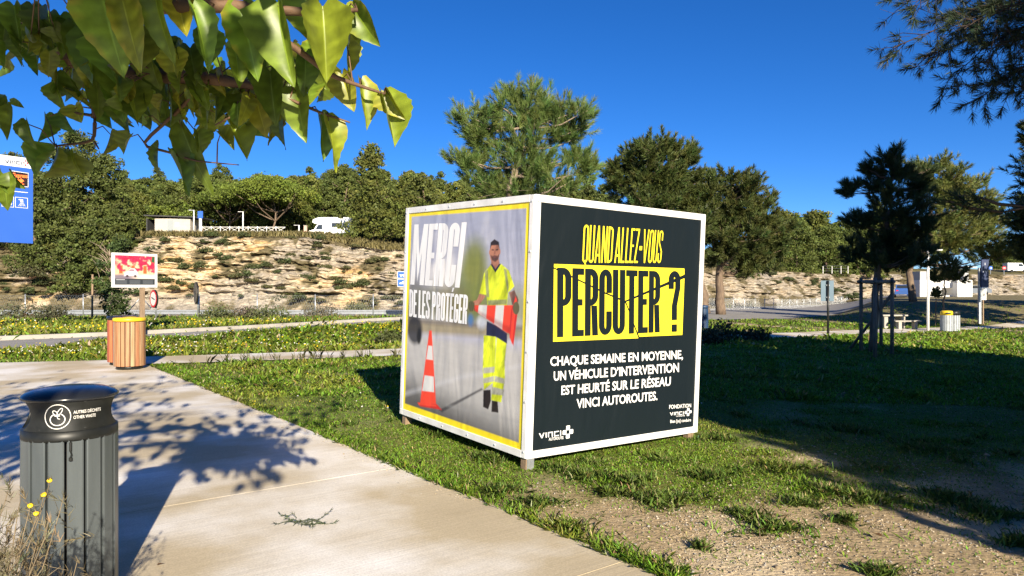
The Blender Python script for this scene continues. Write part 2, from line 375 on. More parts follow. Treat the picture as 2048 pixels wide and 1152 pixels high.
Yc = ft + 9 * Vc + amp * (1.9 * blk + 2.2 * (fbm(Xc, Zc, 7, 3) - .5) + .5 * (fbm(Xc * 3, Zc * 3, 1.1, 3) - .5))
Zc = Zc + amp * .35 * (fbm(Xc + 80, Zc + 9, .9, 3) - .5)
cream = np.array([.52, .415, .265]); ochre = np.array([.46, .31, .145]); grey = np.array([.32, .285, .235]); scrub = np.array([.115, .105, .05]); brown = np.array([.20, .14, .09])
q = fbm(Xc + lay * 3, Zc * 2.2, 2.2, 4); q2 = fbm(Xc - 30, Zc * 1.6 + 40, 6, 3); q3 = fbm(Xc + 99, Zc * 1.4, 2.0, 4)
rock = cream * (1 - smooth(.5, .66, q)[..., None]) + ochre * smooth(.5, .66, q)[..., None]
gw = np.clip(smooth(.42, .62, q2) * .8 + .65 * smooth(5, 25, Xc) + .25 * smooth(.35, .1, Vc), 0, .9)[..., None]
rock = rock * (1 - gw) + grey * gw
rock *= (.78 + .5 * noise2(Xc + lay2 * 9, lay2, .5))[..., None]
sw = np.clip(smooth(.555, .66, q3 + .10 * smooth(.3, .05, Vc) + .16 * smooth(.9, 1, Vc) + .13 * smooth(-44, -50, Xc)), 0, 1)[..., None]
rock = rock * (1 - sw) + (scrub * .7 + brown * .3) * sw
idx = np.arange(Xc.size).reshape(Xc.shape)
F = np.stack([idx[:-1, :-1], idx[:-1, 1:], idx[1:, 1:], idx[1:, :-1]], -1).reshape(-1, 4)
M['rock'] = mat("limestone", (0, 0, 0), (.5, 1.3), 3.4, .9, .15, bump=1.0, bscale=5.0, attr=True, stretch=(.6, .6, 2.2), detail=10)
def cracks(m):
    t = m.node_tree; N = t.nodes; b = N["Principled BSDF"]; src = b.inputs["Base Color"].links[0].from_socket
    mp = N.new("ShaderNodeMapping"); mp.inputs["Scale"].default_value = (.55, .55, 2.1); t.links.new(N["Texture Coordinate"].outputs["Object"], mp.inputs[0])
    nz = N.new("ShaderNodeTexNoise"); nz.inputs["Scale"].default_value = 1.3; nz.inputs["Detail"].default_value = 6; t.links.new(mp.outputs[0], nz.inputs[0])
    ad = N.new("ShaderNodeVectorMath"); ad.operation = 'MULTIPLY_ADD'; ad.inputs[1].default_value = (.5, .5, .5); t.links.new(nz.outputs["Color"], ad.inputs[0]); t.links.new(mp.outputs[0], ad.inputs[2])
    prev = src
    for sc, w, k in ((1.0, .045, .5), (2.7, .05, .7)):
        vo = N.new("ShaderNodeTexVoronoi"); vo.feature = 'DISTANCE_TO_EDGE'; vo.inputs["Scale"].default_value = sc; t.links.new(ad.outputs[0], vo.inputs[0])
        r = N.new("ShaderNodeMapRange"); r.inputs[1].default_value = .0; r.inputs[2].default_value = w; r.inputs[3].default_value = k; r.inputs[4].default_value = 1; t.links.new(vo.outputs["Distance"], r.inputs[0])
        vm = N.new("ShaderNodeVectorMath"); vm.operation = 'SCALE'; t.links.new(prev, vm.inputs[0]); t.links.new(r.outputs[0], vm.inputs["Scale"]); prev = vm.outputs[0]
    t.links.new(prev, b.inputs["Base Color"])
cracks(M['rock'])
tag(mk("rock_cutting", np.stack([Xc, Yc, Zc], -1), F, M['rock'], None, False, rock.reshape(-1, 3)), kind="structure")
# terrace and hillside behind it
hx = lines((-400, -80, 20), (-80, 120, 2), (120, 401, 20)); hv = lines((0, 30, 1), (30, 130, 4), (130, 340, 20))
Xh, Vh = np.meshgrid(hx, hv); Yh = np.interp(Xh, FX, FY) + 8.7 + Vh; Zh = hill(Xh, Yh) + .35 * (fbm(Xh, Yh, 5, 3) - .5) * smooth(0, 6, Vh) - .12 * (Vh < .5)
hc = np.array([.13, .115, .05]) + np.array([.10, .075, .03]) * (smooth(.4, .65, fbm(Xh, Yh, 9, 3)) * smooth(34, 20, Vh))[..., None]
idx = np.arange(Xh.size).reshape(Xh.shape); F = np.stack([idx[:-1, :-1], idx[:-1, 1:], idx[1:, 1:], idx[1:, :-1]], -1).reshape(-1, 4)
M['hill'] = mat("hillside_scrub", (0, 0, 0), (.7, 1.3), .8, .95, .1, bump=.8, bscale=1.5, attr=True)
tag(mk("hillside", np.stack([Xh, Yh, Zh], -1), F, M['hill'], None, True, hc.reshape(-1, 3)), kind="structure")

# ------------------------------------------------------------------ plants
def unit(a): return a / np.maximum(np.linalg.norm(a, axis=-1, keepdims=True), 1e-9)
def needle_tufts(rng, P, D, n, ln, w, back, spread, base, var=.25, tipcol=None):
    """bottle-brush tufts: n slim needles round each shoot end P pointing along D"""
    P = np.repeat(np.asarray(P, float), n, 0); D = np.repeat(unit(np.asarray(D, float)), n, 0); m = len(P)
    rnd = rng.normal(size=(m, 3)); rnd -= (rnd * D).sum(1, keepdims=True) * D; rnd = unit(rnd)
    u = rng.random((m, 1)) ** 1.3
    o = P - D * u * back
    d = unit(D * (1 - spread * (.35 + .65 * u)) + rnd * spread * (.5 + .6 * u) + rng.normal(size=(m, 3)) * .12)
    l = ln * rng.uniform(.65, 1.1, (m, 1))
    s = unit(np.cross(d, rng.normal(size=(m, 3)))) * w * .5
    V = np.stack([o - s, o + s, o + d * l * .6 + s * .8, o + d * l], 1).reshape(-1, 3)
    F = np.arange(m * 4).reshape(-1, 4)
    tv = np.repeat(rng.uniform(1 - var, 1 + var, (m // n, 1)), n, 0) * rng.uniform(.8, 1.2, (m, 1))
    hue = np.repeat(rng.normal(0, .12, (m // n, 1)), n, 0)
    c = np.asarray(base)[None] * tv; c[:, 0] *= 1 + hue[:, 0]
    return V, F, np.repeat(np.clip(c, .004, 1), 4, 0)
def leaf_cards(rng, P, N, n, size, r, base, var=.3):
    """clumps of small leaf-sized faces scattered about the clump centres P"""
    m = len(P) * n; P = np.repeat(np.asarray(P, float), n, 0); N = np.repeat(np.asarray(N, float), n, 0)
    r = np.repeat(np.broadcast_to(np.asarray(r, float).reshape(-1, 1) if np.ndim(r) else np.full((len(P) // n, 1), r), (m // n, 1)), n, 0)
    o = P + unit(rng.normal(size=(m, 3))) * r * rng.random((m, 1)) ** .45 * np.array([1, 1, .7])
    a = unit(rng.normal(size=(m, 3)) + N * .5); b = unit(np.cross(a, rng.normal(size=(m, 3)))); s = size * rng.uniform(.5, 1.2, (m, 1))
    V = np.stack([o - b * s * .38, o + a * s * .5 + b * s * .05, o + b * s * .38 + a * s * .1, o - a * s * .45], 1).reshape(-1, 3)
    F = np.arange(m * 4).reshape(-1, 4)
    tv = np.repeat(rng.uniform(1 - var, 1 + var, (m // n, 1)), n, 0) * rng.uniform(.75, 1.25, (m, 1))
    hue = np.repeat(rng.normal(0, .06, (m // n, 1)), n, 0)
    c = np.asarray(base)[None] * tv; c[:, 0] *= 1 + hue[:, 0]
    return V, F, np.repeat(np.clip(c, .004, 1), 4, 0)

def pine_tree(name, seed, base, H, lean, r0, cb, prof, nprim, nsec, tuft, needlecol, bark, label, cat="tree", group=None, elev=(5, 65), droop=0.0, bare=.35, az_bias=None, nter=2, limbs=1.0, needle=True, skirt=None):
    """trunk with whorled limbs, side branches and needle tufts at every shoot end; returns the Empty"""
    rng = np.random.default_rng(seed); root = empty(name, base, label, cat, group)
    mt = 12; t = np.linspace(0, 1, mt)
    wob = np.cumsum(rng.normal(0, .012, (mt, 2)), 0) * H * .5; wob -= wob[0]
    T = np.column_stack([lean[0] * t ** 1.2 + wob[:, 0], lean[1] * t ** 1.2 + wob[:, 1], H * t])
    tr = MB(); tr.tube(T, r0 * (1 - t) ** .75 + r0 * .08, 9)
    tipsP, tipsD = [], []; ga = 0
    br = MB()
    for i in range(nprim):
        f = (i + rng.uniform(0, .8)) / nprim; h = cb + (.985 - cb) * f
        k = h * (mt - 1); k0 = min(int(k), mt - 2); o = T[k0] + (T[k0 + 1] - T[k0]) * (k - k0)
        L = prof(f) * rng.uniform(.72, 1.12); ga += 2.399 + rng.normal(0, .3); az = ga
        if az_bias is not None and rng.random() < az_bias[1]: az = az_bias[0] + rng.normal(0, .7)
        e0 = R(elev[0] + (elev[1] - elev[0]) * f ** 1.3 + rng.normal(0, 7))
        n = 7; s = np.linspace(0, 1, n)
        hd = np.array([math.cos(az), math.sin(az), 0]); ee = e0 + (.35 - droop) * s * 1.0
        stepv = hd[None] * np.cos(ee)[:, None] + np.array([0, 0, 1.0])[None] * np.sin(ee)[:, None] + rng.normal(0, .08, (n, 3))
        B = o + np.concatenate([[np.zeros(3)], np.cumsum(stepv[:-1] * L / (n - 1), 0)])
        rb = r0 * .42 * (L / max(prof(0.3), .3)) ** .6 * (1 - f * .45) * limbs
        br.tube(B, rb * (1 - s) + .004 + r0 * .03, 5, False)
        tipsP.append(B[-1]); tipsD.append(stepv[-1])
        ns = max(2, int(nsec * L / max(prof(.3), .3)))
        for j in range(ns):
            u = bare + (1 - bare) * (j + rng.uniform(0, 1)) / ns; k = u * (n - 1); k0 = min(int(k), n - 2); q = B[k0] + (B[k0 + 1] - B[k0]) * (k - k0)
            d = unit(stepv[k0]); side = unit(np.cross(d, [0, 0, 1])) * rng.choice([-1, 1])
            d2 = unit(d * rng.uniform(.4, 1) + side * rng.uniform(.35, 1) + np.array([0, 0, rng.uniform(-.15, .55) - droop * .6]))
            l2 = L * (1 - u * .55) * rng.uniform(.28, .5)
            m2 = np.array([q, q + d2 * l2 * .5 + rng.normal(0, .03, 3) * l2, q + d2 * l2 + np.array([0, 0, l2 * (.16 - droop * .4)])])
            br.tube(m2, [rb * .35 * (1 - u * .6) + .003, rb * .22 + .002, r0 * .03 + .002], 4, False)
            tipsP.append(m2[2]); tipsD.append(m2[2] - m2[1])
            for q3 in range(nter):
                v = rng.uniform(.3, .95); p3 = m2[0] + (m2[2] - m2[0]) * v; d3 = unit(d2 + rng.normal(0, .55, 3) + np.array([0, 0, .25 - droop * .5])); l3 = l2 * rng.uniform(.2, .45)
                e3 = p3 + d3 * l3
                if limbs > .6: br.tube([p3, e3], [r0 * .03 + .002, r0 * .02 + .001], 3, False)
                tipsP.append(e3); tipsD.append(d3)
    tipsP.append(T[-1]); tipsD.append(np.array([0, 0, 1.0]))
    P = np.array(tipsP); D = unit(np.array(tipsD)) + np.array([0, 0, .35])
    if needle:
        V, F, C = needle_tufts(rng, P, D, tuft['n'], tuft['l'], tuft['w'], tuft['b'], tuft['s'], needlecol, tuft.get('v', .25))
    else:
        V, F, C = leaf_cards(rng, P, D, tuft['n'], tuft['l'], tuft['b'], needlecol, tuft.get('v', .3))
    tr.out("trunk", M[bark], root, True); br.out("limbs", M[bark], root, True)
    mk("crown", V, F, M['needle'] if needle else M['foliage'], root, False, C)
    return root

# far woods: bushy pines with clumped crowns, shared meshes, each tree its own object
def bushy(name, seed, H, Rr, cb, col, kind, label, group, loc, ncl=90, card=.42, per=30):
    rng = np.random.default_rng(seed); root = empty(name, loc, label, "tree", group)
    u = rng.random(ncl); az = rng.random(ncl) * 2 * math.pi; rad = rng.random(ncl) ** .5
    if kind == 'cone': h = cb + (1 - cb) * (1 - (1 - u) ** .7); pr = (1 - (h - cb) / (1 - cb)) ** .75 * .95 + .08
    elif kind == 'umbrella': h = .62 + .38 * np.sqrt(np.clip(1 - rad ** 2, 0, 1)) * rng.uniform(.75, 1, ncl) - .10 * rng.random(ncl); pr = np.ones(ncl)
    else: h = cb + (1 - cb) * u; x = (h - cb) / (1 - cb); pr = np.sqrt(np.clip(1 - (x * 1.25 - .35) ** 2 / .85, .02, 1))
    wobble = .82 + .3 * np.sin(az * 3 + seed) * np.sin(h * 9 + seed) + rng.normal(0, .08, ncl)
    P = np.column_stack([np.cos(az) * rad * pr * Rr * wobble, np.sin(az) * rad * pr * Rr * wobble, h * H])
    cr = rng.uniform(.10, .2, ncl) * Rr * (1.15 if kind != 'umbrella' else 1.0)
    V, F, C = leaf_cards(rng, P, np.tile([0, 0, 1.0], (ncl, 1)), per, card, cr, col, .34)
    t = np.linspace(0, 1, 6); tr = MB(); ln = rng.normal(0, .06, 2) * H
    T = np.column_stack([ln[0] * np.sin(t * 3), ln[1] * t, t * H * (.9 if kind != 'umbrella' else .72)])
    tr.tube(T, .035 * H * (1 - .8 * t) * .6, 7)
    if kind == 'umbrella':
        for k in range(9):
            a = k * .7 + rng.normal(0, .2); e = np.array([math.cos(a) * Rr * .72, math.sin(a) * Rr * .72, H * .72]); o = T[3] if k % 2 else T[2]
            tr.tube([o, (o + e) / 2 + np.array([0, 0, -.06 * H]), e], [.012 * H, .009 * H, .004 * H], 5, False)
    else:
        for k in range(10):
            a = k * 2.4; zz = H * (cb + (1 - cb) * k / 13); tr.tube([[T[0][0], 0, zz - .04 * H], [math.cos(a) * Rr * .6, math.sin(a) * Rr * .6, zz + .05 * H]], [.009 * H, .003 * H], 4, False)
    tr.out("trunk", M['bark'], root, True); mk("crown", V, F, M['foliage'], root, False, C)
    return root

def clump_pine(name, seed, base, d, top, ells, r0, tuft, needlecol, bark, label, cat="tree", group=None, limbs=26, sub=9, subr=.30, depth=1.0, knees=()):
    """pine whose crown is a union of ellipsoids (px, py, half-width px, half-height px, boughs) at depth d: boughs grow from the trunk, each ends in a spray of needle tufts"""
    rng = np.random.default_rng(seed); root = empty(name, base, label, cat, group); base = np.array(base, float); k = d / FPX
    pts = [base] + [at(px, py, d) for px, py in knees] + [at(top[0], top[1], d)]
    t = np.linspace(0, len(pts) - 1, 16); T = np.stack([np.interp(t, np.arange(len(pts)), np.array(pts)[:, i]) for i in range(3)], -1); T[1:-1] = (T[:-2] + T[2:] + 2 * T[1:-1]) / 4
    T += rng.normal(0, .006, T.shape) * np.linalg.norm(T[-1] - T[0]); T -= base
    tr = MB(); tr.tube(T, r0 * (1 - np.linspace(0, 1, 16)) ** .7 + r0 * .1, 9); br = MB(); P, D = [], []; n_ = 0
    for px, py, hw, hh, nb in ells:
        c = at(px, py, d) - base; rad = np.array([hw * k, hw * k * depth, hh * k])
        for i in range(nb):
            v = unit(rng.normal(size=3)); v = np.sign(v) * np.abs(v) ** .85; lump = .84 + .22 * math.sin(v[0] * 5 + seed) * math.sin(v[2] * 6 + v[1] * 4)
            e = c + v * rad * rng.random() ** .38 * lump
            zt = np.clip(e[2] - abs(rng.normal(.25, .12)) * np.hypot(*(e - c)[:2]) - .25 * hh * k * rng.random(), T[0][2] + .1, T[-1][2]); j = np.abs(T[:, 2] - zt).argmin(); o = T[j]
            out = unit((e - c) / rad ** 1.5 + [0, 0, .45 / max(rad[2], .1)]); L = np.linalg.norm(e - o)
            if n_ % max(1, int(sum(q[4] for q in ells) / (limbs * 3))) == 0:
                s_ = np.linspace(0, 1, 6)[:, None]; Q = o + (e - o) * s_ + np.array([0, 0, -.10 * L]) * np.sin(s_ * np.pi) + rng.normal(0, .02, (6, 3)) * L * np.sin(s_ * np.pi)
                br.tube(Q, np.linspace(min(r0 * .3, .035 * L), r0 * .03 + .002, 6), 5, False)
            n_ += 1; R_ = subr * (hw + hh) * .5 * k
            for q in range(sub):
                w = rng.normal(0, .42, 3) * R_; w[2] *= .75; P.append(e + w); D.append(unit(out + unit(w + 1e-6) * .75 + [0, 0, .25]))
                if q < 3: br.tube([e - out * R_ * .5, e + w], [r0 * .025 + .002, r0 * .015 + .001], 3, False)
    V, F, C = needle_tufts(rng, np.array(P), np.array(D), tuft['n'], tuft['l'], tuft['w'], tuft['b'], tuft['s'], needlecol, tuft.get('v', .25))
    tr.out("trunk", M[bark], root, True); br.out("limbs", M[bark], root, True); mk("crown", V, F, M['needle'], root, False, C)
    return root
def onground(px, d): x = (px - 1024) / FPX * d; return (x, d, float(ground(x, d)))
clump_pine("pine_tree", 21, onground(968, 17.6), 17.6, (1056, 205), [(1048, 212, 76, 58, 34), (955, 255, 62, 54, 28), (1130, 245, 70, 57, 30), (1040, 300, 115, 60, 38), (940, 335, 56, 44, 17), (1165, 325, 46, 42, 14), (1060, 365, 140, 42, 34)], .115,
           dict(n=58, l=.2, w=.0105, b=.24, s=.5), (.135, .195, .050), 'barklight', "slender long-needled pine rising directly behind the large advertising cube", sub=8, subr=.40, limbs=16, knees=((1018, 395), (1042, 290)))
clump_pine("pine_tree", 31, onground(1411, 55), 55, (1318, 290), [(1312, 338, 92, 80, 95), (1300, 430, 106, 90, 90), (1240, 350, 46, 58, 34), (1370, 330, 48, 52, 34), (1360, 470, 80, 80, 60), (1400, 400, 50, 70, 34)], .42,
           dict(n=40, l=.42, w=.055, b=.55, s=.6, v=.32), (.085, .108, .028), 'bark', "biggest dense dark pine, its crown spreading behind the cube's top right corner", sub=9, subr=.30, knees=((1396, 540), (1340, 440)))
clump_pine("pine_tree", 33, onground(1441, 56), 56, (1470, 360), [(1462, 392, 70, 68, 62), (1520, 435, 44, 55, 34), (1478, 480, 92, 70, 74), (1430, 450, 50, 70, 34), (1510, 520, 62, 44, 34), (1548, 470, 42, 60, 30)], .36,
           dict(n=40, l=.42, w=.055, b=.55, s=.6, v=.32), (.090, .108, .030), 'bark', "dense bushy pine with a scaly trunk beside the biggest dense pine", sub=9, subr=.32, knees=((1436, 540),))
b = G(1745, 706); SP = b
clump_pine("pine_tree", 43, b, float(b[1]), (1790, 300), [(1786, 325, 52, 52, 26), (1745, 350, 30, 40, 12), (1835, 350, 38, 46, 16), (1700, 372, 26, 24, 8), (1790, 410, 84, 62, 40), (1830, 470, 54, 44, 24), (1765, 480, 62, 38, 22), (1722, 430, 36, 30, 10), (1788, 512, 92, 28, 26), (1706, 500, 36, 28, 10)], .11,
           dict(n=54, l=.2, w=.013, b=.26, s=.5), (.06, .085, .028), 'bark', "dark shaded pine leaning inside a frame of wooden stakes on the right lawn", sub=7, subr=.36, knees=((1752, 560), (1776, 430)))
clump_pine("pine_tree", 47, onground(1828, 62), 62, (1895, 350), [(1880, 360, 60, 56, 56), (1930, 400, 62, 62, 64), (1895, 470, 78, 58, 66), (1975, 455, 44, 48, 36), (1985, 500, 36, 26, 20)], .30,
           dict(n=36, l=.42, w=.045, b=.55, s=.6), (.165, .19, .05), 'bark', "tall feathery yellow-green pine behind the dark staked pine, over the white building", sub=9, subr=.36, knees=((1818, 545), (1850, 450)))
clump_pine("young_pine", 51, onground(1886, 44), 44, (1893, 500), [(1893, 525, 36, 28, 22), (1915, 545, 30, 22, 16), (1874, 548, 26, 18, 12)], .06,
           dict(n=36, l=.2, w=.03, b=.3, s=.65), (.055, .078, .026), 'bark', "small dark round-headed pine on a thin trunk in front of the white building", sub=6, subr=.4)
clump_pine("young_pine", 52, onground(1871, 44.5), 44.5, (1872, 578), [(1872, 582, 14, 12, 12)], .04,
           dict(n=36, l=.16, w=.03, b=.22, s=.7), (.055, .078, .026), 'bark', "small dark bushy pine sapling left of the round-headed one, before the white building", sub=5, subr=.4)
# tree at the right edge
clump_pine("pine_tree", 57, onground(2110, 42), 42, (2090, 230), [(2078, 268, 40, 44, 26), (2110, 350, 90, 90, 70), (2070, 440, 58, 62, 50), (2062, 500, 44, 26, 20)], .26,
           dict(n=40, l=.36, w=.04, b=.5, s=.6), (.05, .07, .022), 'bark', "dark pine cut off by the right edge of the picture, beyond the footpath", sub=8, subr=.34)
# the pine whose branches hang into the picture at top right, and others out of frame that throw the shade
def PQ(p, q): return np.array([.954 * p - .30 * q, .30 * p + .954 * q])
xy = PQ(8.9, 3.4)
ov = pine_tree("overhanging_pine", 61, (7.5, 6.2, float(ground(7.5, 6.2))), 8.6, (.2, .4), .17, .36, lambda f: 2.5 * (1 - f) ** .55 + .3, 34, 10,
          dict(n=34, l=.16, w=.012, b=.2, s=.62), (.06, .085, .035), 'bark', "pine overhanging from the right, only its needle-tipped branches showing at the top corner", elev=(0, 60), bare=.2, nter=3)
ro = np.random.default_rng(19); bo_, TP, TD = MB(), [], []; ovb = np.array(ov.location)
for (x0, y0, d0, x1, y1, d1) in ((2180, 60, 7.0, 1786, 92, 6.5), (2180, 20, 6.6, 1800, 8, 6.3), (2200, 90, 6.8, 1840, 118, 6.4), (2180, 40, 7.2, 1905, 152, 6.6), (2200, 110, 6.6, 1958, 196, 6.3), (2190, -40, 6.6, 1850, -30, 6.4), (2190, 10, 6.2, 1925, 60, 6.0), (2200, 90, 6.9, 2005, 175, 6.6), (2210, 60, 6.4, 1975, 110, 6.2), (2210, -20, 7, 1960, 10, 6.8), (2230, 120, 6.6, 2060, 180, 6.3), (2200, 30, 7.4, 1880, 60, 7.0)):
    A, B = at(x0, y0, d0), at(x1, y1, d1); s_ = np.linspace(0, 1, 9)[:, None]; Lb = np.linalg.norm(B - A)
    Q = A + (B - A) * s_ + np.array([0, 0, 1]) * np.sin(s_ * np.pi) * .10 * Lb + ro.normal(0, .02, (9, 3)) * Lb * .3; bo_.tube(Q, np.linspace(.013, .003, 9), 5, False); TP.append(Q[-1]); TD.append(Q[-1] - Q[-2])
    for j in range(26):
        u = ro.uniform(.12, .98) * 8; k0 = min(int(u), 7); q = Q[k0] + (Q[k0 + 1] - Q[k0]) * (u - k0); f_ = unit(Q[k0 + 1] - Q[k0]); d2 = unit(f_ * ro.uniform(.4, 1.1) + ro.normal(0, .55, 3) * [1, 1, .9] + [0, 0, -.12]); l2 = ro.uniform(.12, .42)
        m2 = [q, q + d2 * l2 * .5 + ro.normal(0, .015, 3), q + d2 * l2 + [0, 0, ro.uniform(-.03, .06)]]; bo_.tube(m2, [.0045, .003, .002], 4, False); TP.append(m2[2]); TD.append(m2[2] - m2[1])
        for i in range(4):
            v = ro.uniform(.2, .95); p3 = m2[0] + (m2[2] - m2[0]) * v; d3 = unit(d2 + ro.normal(0, .6, 3)); e3 = p3 + d3 * ro.uniform(.06, .16); bo_.tube([p3, e3], [.0024, .0014], 3, False); TP.append(e3); TD.append(d3)
keep = ro.random(len(TP)) < .62
V, F, C = needle_tufts(ro, np.array(TP)[keep], np.array(TD)[keep], 34, .085, .0052, .07, .6, (.036, .056, .027), .3)
bo_.out("boughs", mat("shaded_twig", (.07, .05, .04), (.045, .035, .03), 12, .8, .2), ov, True, loc=-ovb); mk("needles", V, F, M['needle'], ov, False, C, loc=-ovb)  # twigs and needles coloured darker so these boughs look shaded
SH = [(6.75, -1.5, 6.6, 2.0), (7.1, -10, 9.5, 2.4), (16.2, 2.0, 12.0, 3.6), (8.5, -6.5, 8.6, 3.7), (13.5, -5.5, 8.6, 3.8), (12.2, 2.5, 8.8, 3.6), (9.2, 1.2, 8.6, 3.6), (18.5, -3, 9, 3.2)]
SH2 = [(41, 24, 9.8, 4.4), (49.5, 30, 10, 4.6), (58, 36, 10, 4.8), (38.5, 25, 9, 3.4)]
proto = None
for k, (p, q, H, rr) in enumerate(SH):
    xy = PQ(p, q); zz = float(ground(xy[0], xy[1])) if xy[1] > 0 else 0.0
    if proto is None:
        proto = bushy("shade_pine", 71, 9.0, 3.9, .2, (.07, .09, .03), 'round', "pine outside the picture whose shadow falls across the lawn", "pines outside the frame that shade the lawn", (xy[0], xy[1], zz), ncl=240, card=.42, per=40)
        proto.scale = (rr / 3.9, rr / 3.9, H / 9)
    else:
        dup(proto, (xy[0], xy[1], zz), k * 1.3, (rr / 3.9, rr / 3.9, H / 9))
p2 = None
for k, (p, q, H, rr) in enumerate(SH2):
    xy = PQ(p, q); zz = float(ground(xy[0], xy[1]))
    if p2 is None: p2 = bushy("shade_pine", 72, 9.0, 4.0, .5, (.07, .09, .03), 'round', "high-crowned pine outside the picture that shades the far right bank", "pines outside the frame that shade the right bank", (xy[0], xy[1], zz), ncl=200, card=.34, per=56); p2.scale = (rr / 4, rr / 4, H / 9)
    else: dup(p2, (xy[0], xy[1], zz), k * 1.3, (rr / 4, rr / 4, H / 9))

def onhill(px, d): x = (px - 1024) / FPX * d; return (x, d, float(hill(x, d)))
def oncut(px, d):
    x = (px - 1024) / FPX * d; f = np.interp(x, FX, FY); t = np.interp(x, TX, TZ); v = np.clip((d - f) / 9, 0, 1)
    return (x, d, float(-.65 + (t + .65) * v))
GW = "pines of the wood on the hill"
kinds = [("rounded", 9.0, 3.9, .18, (.088, .112, .025), 'round', "dark green bushy pine in the wood on the hilltop"),
         ("pointed", 10.5, 3.5, .12, (.088, .112, .026), 'cone', "pointed dark pine in the wood on the hilltop"),
         ("olive", 8.6, 4.1, .2, (.110, .128, .026), 'round', "olive-green bushy pine in the wood on the hilltop")]
pro = [bushy("pine_tree", 101 + i, k[1], k[2], k[3], k[4], k[5], k[6], GW, (0, 0, -100), ncl=170, per=60, card=.36) for i, k in enumerate(kinds)]
used = set(); rw = np.random.default_rng(77); spots = []
for row, (d0, n) in enumerate(((122, 22), (134, 24), (148, 25), (164, 25), (182, 24))):
    for i in range(n):
        px = 215 + (1030) * (i + rw.uniform(.1, .9)) / n; spots.append((px, d0 + rw.uniform(-5, 5), rw.uniform(.85, 1.25)))
for i in range(24): spots.append((1535 + 270 * (i + rw.random()) / 24, rw.uniform(152, 205), rw.uniform(.9, 1.25)))
for i in range(9): spots.append((1985 + 75 * (i + rw.random()) / 9, rw.uniform(195, 230), rw.uniform(.6, .85)))
for i in range(7): spots.append((40 + 200 * (i + rw.random()) / 7, rw.uniform(112, 140), rw.uniform(.9, 1.2)))
for n, (px, d, s) in enumerate(spots):
    k = int(rw.integers(0, 3)); L = onhill(px, d)
    if px > 1500 and d < 208: s *= 1.25; L = (L[0], L[1], L[2] - 1.6)
    if k not in used: used.add(k); pro[k].location = L; pro[k].scale = (s, s, s)
    else: dup(pro[k], L, rw.uniform(0, 6), (s, s, s * rw.uniform(.9, 1.15)))
bushy("umbrella_pine", 131, 9.6, 7.6, .6, (.135, .180, .027), 'umbrella', "wide bright umbrella pine above the white rail fence, left of the camper", None, onhill(538, 112), ncl=340, card=.32, per=60)
bushy("umbrella_pine", 132, 9.4, 6.0, .6, (.105, .138, .024), 'umbrella', "umbrella pine half hidden behind the widest one, by the lamp post on the terrace", None, onhill(462, 117), ncl=280, card=.32, per=56)
bushy("umbrella_pine", 133, 6.8, 4.4, .55, (.115, .150, .025), 'umbrella', "round umbrella pine standing behind the low service building", None, onhill(352, 118), ncl=170, card=.4, per=44)
bushy("conifer_tree", 134, 12.6, 4.9, .04, (.105, .12, .026), 'cone', "big conical conifer on the edge of the rock cutting, right of the camper", None, onhill(743, 94), ncl=280, card=.38, per=46)
for k, (px, d, H, rr, lb) in enumerate(((1592, 134, 10.5, 5.2, "bushy mid-green pine right beside the cluster of two big pines, on the cutting top"), (1655, 140, 9.8, 5.0, "bushy pine on the cutting top left of the dark staked pine"), (1728, 142, 9.2, 4.8, "bushy pine half hidden behind the dark staked pine"))):
    L = onhill(px, d); bushy("pine_tree", 170 + k, H, rr, .02, (.095, .122, .026), 'round', lb, None, (L[0], L[1], L[2] - .8), ncl=230, card=.36, per=56)
bushy("conifer_tree", 135, 9.5, 3.4, .06, (.095, .112, .026), 'round', "bushy conifer right behind the conical one, next to the cube's left edge", None, onhill(842, 100), ncl=170, card=.38, per=44)
for k, (px, d, H, rr, knd, lb) in enumerate(((150, 81, 13.5, 4.6, 'round', "broad dark pine left of the service building, reaching the mulberry leaves"), (212, 82, 10.2, 3.6, 'round', "dark pine at the left end of the rock cutting, beside the service building"),
                                        (88, 79, 10.5, 4.4, 'round', "dark pine directly right of the tall blue totem sign"), (182, 76.5, 7.5, 3.8, 'round', "low sprawling dark pine on the rock above the framed picture board"), (18, 82, 11, 4.6, 'round', "dark pine hidden behind the tall blue totem sign"),
                                        (238, 80.5, 5.2, 2.2, 'round', "short dark pine at the left end of the terrace edge"))):
    L = oncut(px, d); bushy("pine_tree", 140 + k, H, rr, .03, (.085, .105, .026), knd, lb, None, (L[0], L[1], L[2] - .3), ncl=260, card=.30, per=60)
# shrubs on the cutting and at its foot
GS = "shrubs dotted over the rock cutting"
def shrub(name, seed, r, col, label, group, loc, ncl=14, card=.16, per=40, cat="shrub", squash=.7):
    rng = np.random.default_rng(seed); P = unit(rng.normal(size=(ncl, 3))) * rng.random((ncl, 1)) ** .5 * r * .75; P[:, 2] = np.abs(P[:, 2]) * squash
    root = empty(name, loc, label, cat, group)
    V, F, C = leaf_cards(rng, P, np.tile([0, 0, .7], (ncl, 1)), per, card, r * .42, col, .3); V[:, 2] = np.abs(V[:, 2])
    mk("crown", V, F, M['foliage'], root, False, C)
    st = MB()
    for k in range(7): st.tube([(0, 0, -.1), tuple(P[k % ncl] * .9)], [.03 * r, .012 * r], 4, False)
    st.out("stems", M['twig'], root); return root
sp = [shrub("shrub", 160, .8, (.060, .078, .028), "small grey-green shrub dotted on the pale rock cutting", GS, (0, 0, -60)), shrub("shrub", 161, .7, (.095, .095, .04), "small dry brownish shrub dotted on the pale rock cutting", GS, (0, 0, -60))]
us = set(); rs = np.random.default_rng(9)
